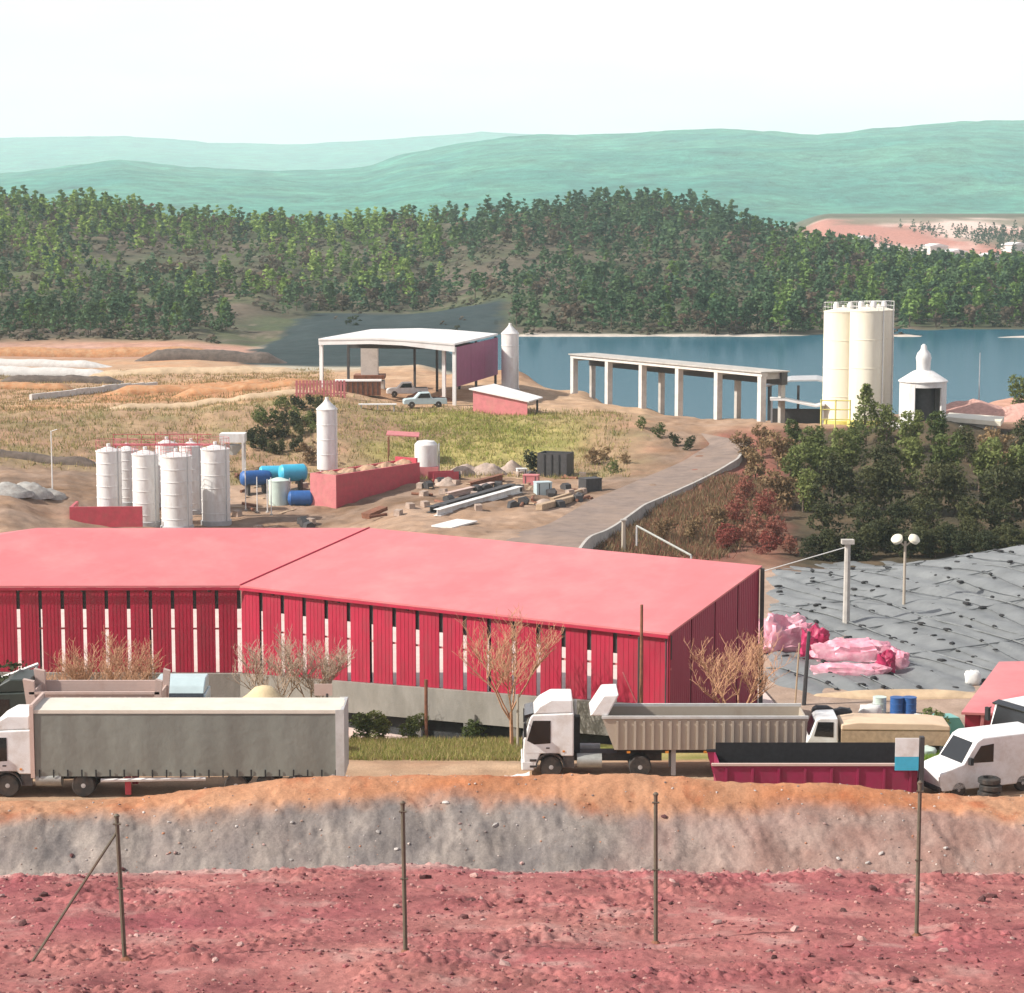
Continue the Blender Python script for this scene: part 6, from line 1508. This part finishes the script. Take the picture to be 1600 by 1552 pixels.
# ---- dark trees on the slope at the right
dk = [proto_tree(100, 'oval', 6.0, 2.6, 150, 11, .21, LM['olive'], .16, 8, .02), proto_tree(101, 'oval', 6.5, 2.6, 150, 11, .21, LM['dark'], .17, 8, .0),
      proto_tree(102, 'oval', 5.5, 2.9, 150, 11, .21, LM['dark'], .15, 8, .0), proto_tree(103, 'pine', 7.0, 2.0, 110, 12, .20, LM['olive'], .16, 10), proto_tree(104, 'oval', 4.2, 2.4, 100, 12, .20, LM['tan'], .12, 8, .15), proto_tree(105, 'oval', 3.0, 2.2, 110, 10, .17, LM['red'], .08, 8, .1)]
rt = random.Random(3)
tl = [  # px, distance, kind, scale, label
 (1352, 237, 3, 1.05, 'tallest olive-green tree standing before the cream silos'), (1330, 232, 0, .75, 'olive-green bushy tree below the yellow frame'), (1385, 236, 0, .8, 'bushy olive tree left of the white kiln'),
 (1245, 236, 0, .65, 'small olive tree at the foot of the concrete frame'), (1275, 230, 0, .85, 'olive tree right of the frame foot'), (1215, 228, 4, .9, 'tan shrub at the upper left of the dark grove'), (1425, 231, 0, .85, 'rounded olive tree below the white kiln'),
 (1470, 232, 0, .75, 'olive tree under the cream slab'), (1510, 229, 1, .8, 'dark rounded tree right of the kiln'), (1555, 228, 4, .95, 'yellowish tan bush high at the right of the grove'), (1600, 230, 1, .9, 'dark tree cut by the right edge, upper row'),
 (1235, 218, 0, .85, 'olive tree on the left flank of the grove, middle row'), (1280, 217, 1, .9, 'dark tree in the middle row, second from left'), (1330, 219, 0, 1.0, 'large olive tree in the middle of the grove'), (1378, 216, 1, .95, 'dark tree in the middle row under the tallest olive tree'), (1430, 217, 2, 1.0, 'broad dark tree in the middle row below the kiln'),
 (1480, 216, 1, 1.0, 'dark tree in the middle row below the cream slab'), (1530, 215, 2, .95, 'broad dark tree in the middle row near the tan bush'), (1580, 216, 1, 1.0, 'dark tree in the middle row at the right edge'), (1630, 214, 2, 1.0, 'dark tree just past the right edge'),
 (1215, 206, 4, .9, 'tan bush on the left flank of the grove, lower row'), (1255, 204, 0, .8, 'dull olive bush on the left flank above the red plants'), (1300, 203, 1, .95, 'dark tree in the lower row behind the concrete pole'), (1345, 202, 2, .95, 'broad dark tree in the lower row right of the concrete pole'), (1392, 203, 1, .95, 'dark tree in the lower row left of the twin floodlight'),
 (1440, 201, 2, 1.0, 'broad dark tree in the lower row right of the twin floodlight'), (1492, 202, 1, .95, 'dark tree in the lower row above the grey sheeting'), (1545, 201, 2, 1.0, 'broad dark tree in the lower row near the right edge'), (1598, 202, 1, .95, 'dark tree in the lower row at the right edge'), (1645, 201, 2, .95, 'dark tree in the lower row past the right edge'),
 (1285, 190, 1, .7, 'small dark tree at the left foot of the grove'), (1345, 188, 2, .75, 'low dark tree at the foot of the grove by the pole'), (1400, 188, 1, .7, 'low dark tree at the foot of the grove behind the floodlight'), (1455, 189, 2, .75, 'low dark tree at the foot of the grove, middle'), (1515, 188, 1, .75, 'low dark tree at the foot of the grove, right of middle'), (1570, 189, 2, .75, 'low dark tree at the foot of the grove near the right edge'), (1625, 188, 1, .75, 'low dark tree at the foot of the grove, past the edge'),
 (1150, 196, 5, .85, 'red-stemmed bush lowest on the slope beside the ramp'), (1175, 188, 5, .9, 'red-stemmed bush behind the right end of the red shed'), (1195, 200, 5, .9, 'red-stemmed bush against the dark grove'), (1212, 189, 5, .85, 'red-stemmed bush at the foot of the slope near the pole'), (1165, 209, 5, .8, 'red-stemmed bush halfway up the slope'), (1235, 183, 5, .6, 'low red-stemmed bush by the stay wire'),
 (1140, 186, 5, .75, 'red-stemmed bush close behind the shed roof'), (1200, 182, 5, .7, 'low red-stemmed bush nearest the shed corner'),
 (1180, 222, 4, .8, 'tan bush beside the bend of the ramp'), (1160, 233, 4, .7, 'tan bush above the ramp bend'), (1190, 238, 4, .65, 'tan bush under the concrete frame'), (1120, 193, 4, .55, 'low tan bush on the slope below the kerb wall'), (1085, 188, 4, .5, 'low tan bush by the sloping rail'), (1040, 186, 4, .5, 'low tan bush near the short post'), (1130, 183, 5, .6, 'low red-stemmed bush behind the shed ridge')]
for px, Y, k, s, lab in tl:
    if k < 4: s *= .88
    if k in (1, 2) and 210 < Y < 222 and px % 20 < 11: k = 0
    if k == 5: s *= .8
    plant(dk[k], ('red_bush' if k == 5 else 'tan_bush' if k == 4 else 'slope_tree'), gp(px, Y), (s * rt.uniform(.95, 1.1), s * rt.uniform(.9, 1.1)), rt.uniform(0, 6), lab, 'bush' if k > 3 else 'tree', 'trees and bushes of the right-hand grove')
plant(dk[0], 'bank_tree', gp(1592, 262), (.75, .75), 1, 'round olive tree on the lake bank at the right edge', 'tree', None)
# ---- dark shrubs on the slope between silos and pink fence
sh = [proto_tree(120, 'oval', 2.6, 1.6, 70, 11, .16, LM['dark'], .07, 6, .1), proto_tree(121, 'oval', 2.4, 1.7, 70, 11, .16, LM['olive'], .07, 6, .1), proto_tree(122, 'oval', 1.8, 1.4, 50, 10, .15, LM['tan'], .06, 6, .1)]
rs_ = random.Random(8); c_ = 0
for j, (Y, x0, x1, n) in enumerate(((255, 430, 505, 6), (250, 395, 500, 8), (245, 385, 495, 8), (240, 385, 480, 6))):
    for i in range(n):
        px = x0 + (x1 - x0) * (i + .5) / n + rs_.uniform(-4, 4); k = 0 if rs_.random() < .6 else 1; s = rs_.uniform(.5, .72)
        plant(sh[k], 'slope_shrub', gp(px, Y + rs_.uniform(-1.5, 1.5)), (s, s), rs_.uniform(0, 6), 'dark green shrub in the thicket above the blue tanks', 'shrub', 'shrubs above the blue tanks')
plant(sh[2], 'slope_shrub', gp(478, 236), (1.2, 1.2), 0, 'single yellow-brown shrub at the foot of the dark thicket', 'shrub', None)
for px, Y, k, s, lab in ((1000, 251, 1, .5, 'low shrub on the crest above the ramp, leftmost'), (1030, 247, 1, .6, 'low shrub on the crest above the ramp, second'), (1055, 243, 0, .55, 'low dark shrub above the ramp, third'), (1078, 240, 0, .6, 'low dark shrub close above the ramp'), (945, 238, 2, .8, 'orange-tan shrub right of the black bin'), (925, 236, 2, .9, 'orange-tan shrub close to the black bin'), (960, 230, 1, .5, 'small green shrub on the yard edge by the ramp'),
                         (975, 234, 2, .6, 'small tan shrub on the slope left of the ramp'), (830, 233, 0, .9, 'dark shrub left of the black bin')):
    plant(sh[k], 'slope_shrub', gp(px, Y), (s, s), px, lab, 'shrub', None)
lf = [proto_tree(130, 'oval', 4.6, 1.7, 90, 12, .13, LM['dark'], .10, 7, .15)]
for px, Y, s, lab in ((8, 104.5, 1.05, 'dark evergreen shrub at the left edge above the white cab'), (-30, 105, 1.0, 'dark evergreen shrub just past the left edge')):
    plant(lf[0], 'evergreen_shrub', gp(px, Y), (s, s), px, lab, 'shrub', None)
for px, Y, s, lab in ((600, 114, .42, 'small weedy shrub under the plinth, left'), (640, 113.5, .36, 'small weedy shrub by the dark red post'), (575, 113, .36, 'small weedy shrub beside the trailer end'), (740, 114, .34, 'small weedy shrub under the plinth, right'), (1452, 108, .4, 'green weedy shrub by the pale sack')):
    plant((dk[0][0], dk[0][1]), 'weed_shrub', gp(px, Y), (s, s * .8), px, lab, 'shrub', None)

# ---- leafless trees before the red shed
def bare_tree(seed, h, m):
    rg = random.Random(seed); parts = {'trunk': MB(), 'limb': [], 'twigs': MB()}
    def grow(mb, p, d, l, r, lev):
        n = 3; q = p
        for i in range(n):
            d = (d + Vector((rg.uniform(-.22, .22), rg.uniform(-.22, .22), rg.uniform(-.02, .14)))).normalized(); e = q + d * (l / n)
            mb.tube(q, e, max(r * (1 - .25 * i / n), .009), max(r * (1 - .25 * (i + 1) / n), .009), 5 if lev < 2 else 3, caps=False); q = e
            if lev < 4 and (i > 0 or lev > 0):
                for _ in range(2 if lev < 2 else 1):
                    a = rg.uniform(0, 2 * pi); nd = (d * .75 + Vector((cos(a), sin(a), .35)) * .75).normalized(); grow(parts['twigs'] if lev >= 1 else mb, q, nd, l * rg.uniform(.5, .68), r * .55, lev + 1)
    base = Vector((0, 0, -.4)); top = Vector((rg.uniform(-.1, .1), rg.uniform(-.1, .1), h * .36)); parts['trunk'].tube(base, top, .11, .08, 7, caps=False)
    for k in range(5):
        a = 2 * pi * k / 5 + rg.uniform(-.4, .4); mb = MB(); grow(mb, top - Vector((0, 0, .15 * k)), Vector((cos(a) * .6, sin(a) * .6, .9)).normalized(), h * .5, .05, 0); parts['limb'].append(mb)
    return parts
M['twig'] = mat('twig_bark', (0.40, 0.22, 0.13), .9, .2, 3)
M['twig_grey'] = mat('twig_bark_grey', (0.36, 0.27, 0.20), .9, .2, 3)
for px, Y, h, m, sd_, lab in ((172, 112, 4.2, 'twig', 1, 'leafless brown tree above the pinkish tipper trailer'), (112, 113, 3.6, 'twig', 6, 'leafless brown tree at the left above the pinkish trailer'), (218, 112.5, 3.8, 'twig', 7, 'leafless brown tree just left of the blue-grey cab'), (430, 111, 4.4, 'twig_grey', 2, 'pale leafless tree behind the sand heap'), (490, 112, 4.1, 'twig_grey', 3, 'pale leafless tree behind the end of the grey trailer'),
                              (800, 108.5, 5.0, 'twig', 4, 'tall leafless tree left of the white tipper cab'), (1148, 104.5, 4.6, 'twig', 5, 'leafless tree before the shaded end wall of the shed')):
    t = thing('leafless_tree', lab, 'tree', gp(px, Y), 0, 'leafless trees before the red shed')
    pr = bare_tree(sd_, h, m); pr['trunk'].build('trunk', M[m], t)
    for mb in pr['limb']: mb.build('limb', M[m], t)
    tw = pr['twigs'].build('twigs', M[m], t); stuff(tw)

# ---- grass and dry tufts
def tufts(name, label, n, sampler, hmin, hmax, cols, per=5, w_=.02, spread=.18):
    V, Cc = [], []
    for _ in range(n):
        px, Y = sampler(); X = (px - CX) / F * Y * 1.008; V.append((X, Y)); 
    XY = np.array(V); Z = ground_z(XY[:, 0], XY[:, 1]); k = len(XY) * per
    b = np.repeat(np.stack([XY[:, 0], XY[:, 1], Z], -1), per, 0) + np.concatenate([NR.normal(size=(k, 2)) * spread, np.full((k, 1), -.03)], 1)
    a = NR.uniform(0, 2 * pi, k); hh = NR.uniform(hmin, hmax, k); ln = NR.normal(size=(k, 2)) * hh[:, None] * .35
    dx = np.stack([np.cos(a), np.sin(a), np.zeros(k)], -1) * w_ * (.6 + hh[:, None])
    tip = b + np.concatenate([ln, hh[:, None]], 1)
    T = np.stack([b - dx, b + dx, tip], 1).reshape(-1, 3)
    c = np.array(cols)[NR.integers(0, len(cols), k)] * NR.uniform(.7, 1.25, (k, 1)); c = np.repeat(c, 3, 0)
    o = stuff(np_mesh(name, T, np.arange(len(T)).reshape(-1, 3), M['mass_leaf'], smooth=False, cols=c)); return tag(o, label, 'grass')
# low undergrowth at the foot of the grove
for i in range(26):
    px = 1268 + i * 14 + rt.uniform(-5, 5); plant(dk[1 + i % 2], 'undergrowth_shrub', gp(px, rt.uniform(180.5, 185)), (.5, .42 * rt.uniform(.7, 1.2)), rt.uniform(0, 6), 'dark low shrub in the undergrowth behind the grey sheeting', 'shrub', 'undergrowth at the foot of the grove')
U = random.Random(77).uniform; random.seed(5)
def slope_spot():
    Y = U(178, 222); return (np.interp(Y, [177, 187, 202, 213, 223], [918, 952, 1008, 1068, 1124]) + 14 + U(0, 1) ** 1.3 * 190, Y)
tufts('grass', 'green and yellowing grass strip behind the parked trucks', 6500, lambda: (U(540, 830), U(101.5, 113)), .12, .38, [(.22, .25, .06), (.34, .31, .10), (.40, .34, .15), (.18, .22, .05), (.42, .30, .16)], 5, .022)
tufts('grass', 'bright green grass patch right of the maroon skip', 1500, lambda: (U(1425, 1475), U(100, 107)), .12, .35, [(.17, .30, .04), (.24, .34, .07)], 5, .022)
tufts('dry_grass', 'dry grass and low scrub over the brown slopes', 5600, lambda: (U(-300, 980), U(226, 266)), .15, .6, [(.34, .27, .12), (.24, .22, .08), (.40, .30, .15), (.18, .19, .07)], 5, .05, .35)
tufts('dry_grass', 'yellow-green grass on the slope below the white open shed', 2400, lambda: (random.gauss(735, 80), min(262, max(232, random.gauss(250, 6)))), .12, .45, [(.30, .32, .08), (.36, .33, .12), (.24, .28, .06)], 5, .05, .35)
tufts('dry_grass', 'low dry growth on the slope below the ramp wall', 3500, slope_spot, .2, .8, [(.24, .10, .07), (.20, .15, .08), (.28, .19, .11), (.13, .11, .06)], 6, .04, .4)
tufts('dry_grass', 'sparse dry tufts along the plateau edge', 5200, lambda: (U(-300, 520), U(262, 345)), .15, .5, [(.36, .28, .13), (.30, .20, .09), (.22, .20, .09)], 5, .06, .4)

# ================================================================== STONES
def stone_mesh(seed, n=1):
    rg = np.random.default_rng(seed)
    t = (1 + 5 ** .5) / 2
    v = np.array([(-1, t, 0), (1, t, 0), (-1, -t, 0), (1, -t, 0), (0, -1, t), (0, 1, t), (0, -1, -t), (0, 1, -t), (t, 0, -1), (t, 0, 1), (-t, 0, -1), (-t, 0, 1)], float); v /= np.linalg.norm(v, axis=1)[:, None]
    f = [(0, 11, 5), (0, 5, 1), (0, 1, 7), (0, 7, 10), (0, 10, 11), (1, 5, 9), (5, 11, 4), (11, 10, 2), (10, 7, 6), (7, 1, 8), (3, 9, 4), (3, 4, 2), (3, 2, 6), (3, 6, 8), (3, 8, 9), (4, 9, 5), (2, 4, 11), (6, 2, 10), (8, 6, 7), (9, 8, 1)]
    v = v * rg.uniform(.65, 1.25, (12, 1)) * np.array([1, .85, .65]); return v, np.array(f)
SM = [stone_mesh(500 + i) for i in range(8)]
M['st_red'] = mat('red_stone', (0.26, 0.085, 0.09), .95, .3, 6, .4, 12, rnd=.35)
M['st_pale'] = mat('pale_stone', (0.42, 0.27, 0.245), .95, .2, 6, .4, 12, rnd=.25)
M['st_dark'] = mat('dark_stone', (0.10, 0.04, 0.04), .95, .3, 6, .4, 12, rnd=.3)
M['st_grey'] = mat('grey_stone', (0.40, 0.37, 0.35), .95, .25, 6, .4, 12, rnd=.35)
sme = {}
for key in ('st_red', 'st_pale', 'st_dark', 'st_grey'):
    for i, (v, f) in enumerate(SM):
        me = bpy.data.meshes.new('stone'); me.from_pydata([tuple(p) for p in v], [], [tuple(q) for q in f]); me.update(); me.materials.append(M[key]); sme[key, i] = me
rg = random.Random(21)
def put_stone(key, px, Y, s, label, group):
    o = bpy.data.objects.new('stone', sme[key, rg.randrange(8)]); COL.objects.link(o); p = gp(px, Y); o.location = p + Vector((0, 0, s * .15)); o.scale = (s * rg.uniform(.8, 1.5), s, s * rg.uniform(.7, 1.1)); o.rotation_euler = (rg.uniform(-.4, .4), rg.uniform(-.4, .4), rg.uniform(0, 6)); tag(o, label, 'stone', group)
for i in range(110):
    k = rg.choice(('st_red', 'st_red', 'st_pale', 'st_dark'))
    put_stone(k, rg.uniform(-20, 1620), rg.uniform(36.5, 51), rg.uniform(.05, .13) if k != 'st_dark' else rg.uniform(.05, .14), {'st_red': 'red stone lying loose on the red bank', 'st_pale': 'pale pinkish stone lying loose on the red bank', 'st_dark': 'dark clod lying loose on the red bank'}[k], 'stones on the red bank')
for i in range(28):
    k = rg.choice(('st_grey', 'st_grey', 'st_dark', 'st_pale'))
    put_stone(k, rg.uniform(-20, 1620), rg.uniform(84.8, 88.2), rg.uniform(.06, .16), {'st_grey': 'grey stone lodged in the grey bank face', 'st_pale': 'pale stone lodged in the grey bank face', 'st_dark': 'dark stone lodged in the grey bank face'}[k], 'stones in the grey bank')
def gravel(name, label, n, sampler, smin, smax, cols):
    Vs, Fs, Cs_ = [], [], []; b = 0
    P = np.array([sampler() for _ in range(n)]); X = (P[:, 0] - CX) / F * P[:, 1] * 1.01; Z = ground_z(X, P[:, 1])
    for i in range(n):
        v, f = SM[i % 8]; s = smin + (smax - smin) * NR.random() ** 3; a = NR.uniform(0, 6.28); ca, sa = cos(a), sin(a)
        w_ = v * s; w_ = np.stack([w_[:, 0] * ca - w_[:, 1] * sa, w_[:, 0] * sa + w_[:, 1] * ca, w_[:, 2]], -1) + np.array([X[i], P[i, 1], Z[i] + s * .1]); Vs.append(w_); Fs.append(f + b); b += 12
        Cs_.append(np.repeat((np.array(cols[NR.integers(0, len(cols))]) * NR.uniform(.75, 1.25))[None], 12, 0))
    o = stuff(np_mesh(name, np.concatenate(Vs), np.concatenate(Fs), M_grav, smooth=False, cols=np.concatenate(Cs_))); return tag(o, label, 'gravel')
m, N_, L_, b_ = new_mat('gravel_stone'); b_.inputs['Roughness'].default_value = .95; a_ = N_.new('ShaderNodeAttribute'); a_.attribute_name = 'Col'; L_.new(a_.outputs['Color'], b_.inputs['Base Color']); M_grav = m
gravel('gravel', 'red gravel and small clods strewn over the red bank', 7000, lambda: (U(-80, 1680), 34 + 18 * U(0, 1)), .012, .06, [(.29, .09, .095), (.34, .15, .135), (.18, .055, .06), (.36, .20, .18), (.13, .045, .05)])
gravel('gravel', 'grey chippings on the grey bank and orange crest', 1500, lambda: (U(-80, 1680), U(84, 91.5)), .015, .07, [(.36, .33, .32), (.30, .2, .16), (.45, .38, .34), (.40, .18, .10), (.2, .16, .15)])
# ================================================================== SMALL BUILDINGS FAR DOWN THE VALLEY
for px, Y, sx, h_, lab in ((1405, 1190, 16, 6, 'far white works building, leftmost in the bare valley'), (1460, 1230, 20, 7, 'far pale works building in the middle of the bare valley'), (1490, 1180, 18, 7, 'far white works building right of the middle in the bare valley'), (1545, 1160, 14, 6, 'far white works building near the right edge of the valley'), (1585, 1250, 20, 6, 'far pale works building at the right edge of the valley'), (1345, 1330, 14, 5, 'far pale works building at the left end of the bare valley')):
    t = thing('works_building', lab, 'building', gp(px, Y), R(px % 30), 'works buildings far down the valley')
    sx *= .55; h_ *= .6
    bx('wall', M['concrete_pale'], t, -sx / 2, sx / 2, -5, 5, -3, h_); MB().prism([(-sx / 2 - .5, h_ + .01), (sx / 2 + .5, h_ + .01), (sx / 2 + .5, h_ + .3), (0, h_ + 1.6), (-sx / 2 - .5, h_ + .3)], -5.5, 5.5).build('roof', M['white_roof'], t, smooth=False)

# ================================================================== HAZE
hz = MB().box(-6500, 6500, -80, 10200, -70, 420).build('haze', None, smooth=False)
m, N_, L_, b_ = new_mat('haze_air')
N_.remove(b_)
pv = N_.new('ShaderNodeVolumePrincipled'); pv.inputs['Color'].default_value = (0.77, 0.98, 1.0, 1); pv.inputs['Density'].default_value = 0.00012
pv.inputs['Anisotropy'].default_value = 0.0
L_.new(pv.outputs['Volume'], N_['Material Output'].inputs['Volume'])
hz.data.materials.append(m); stuff(hz)
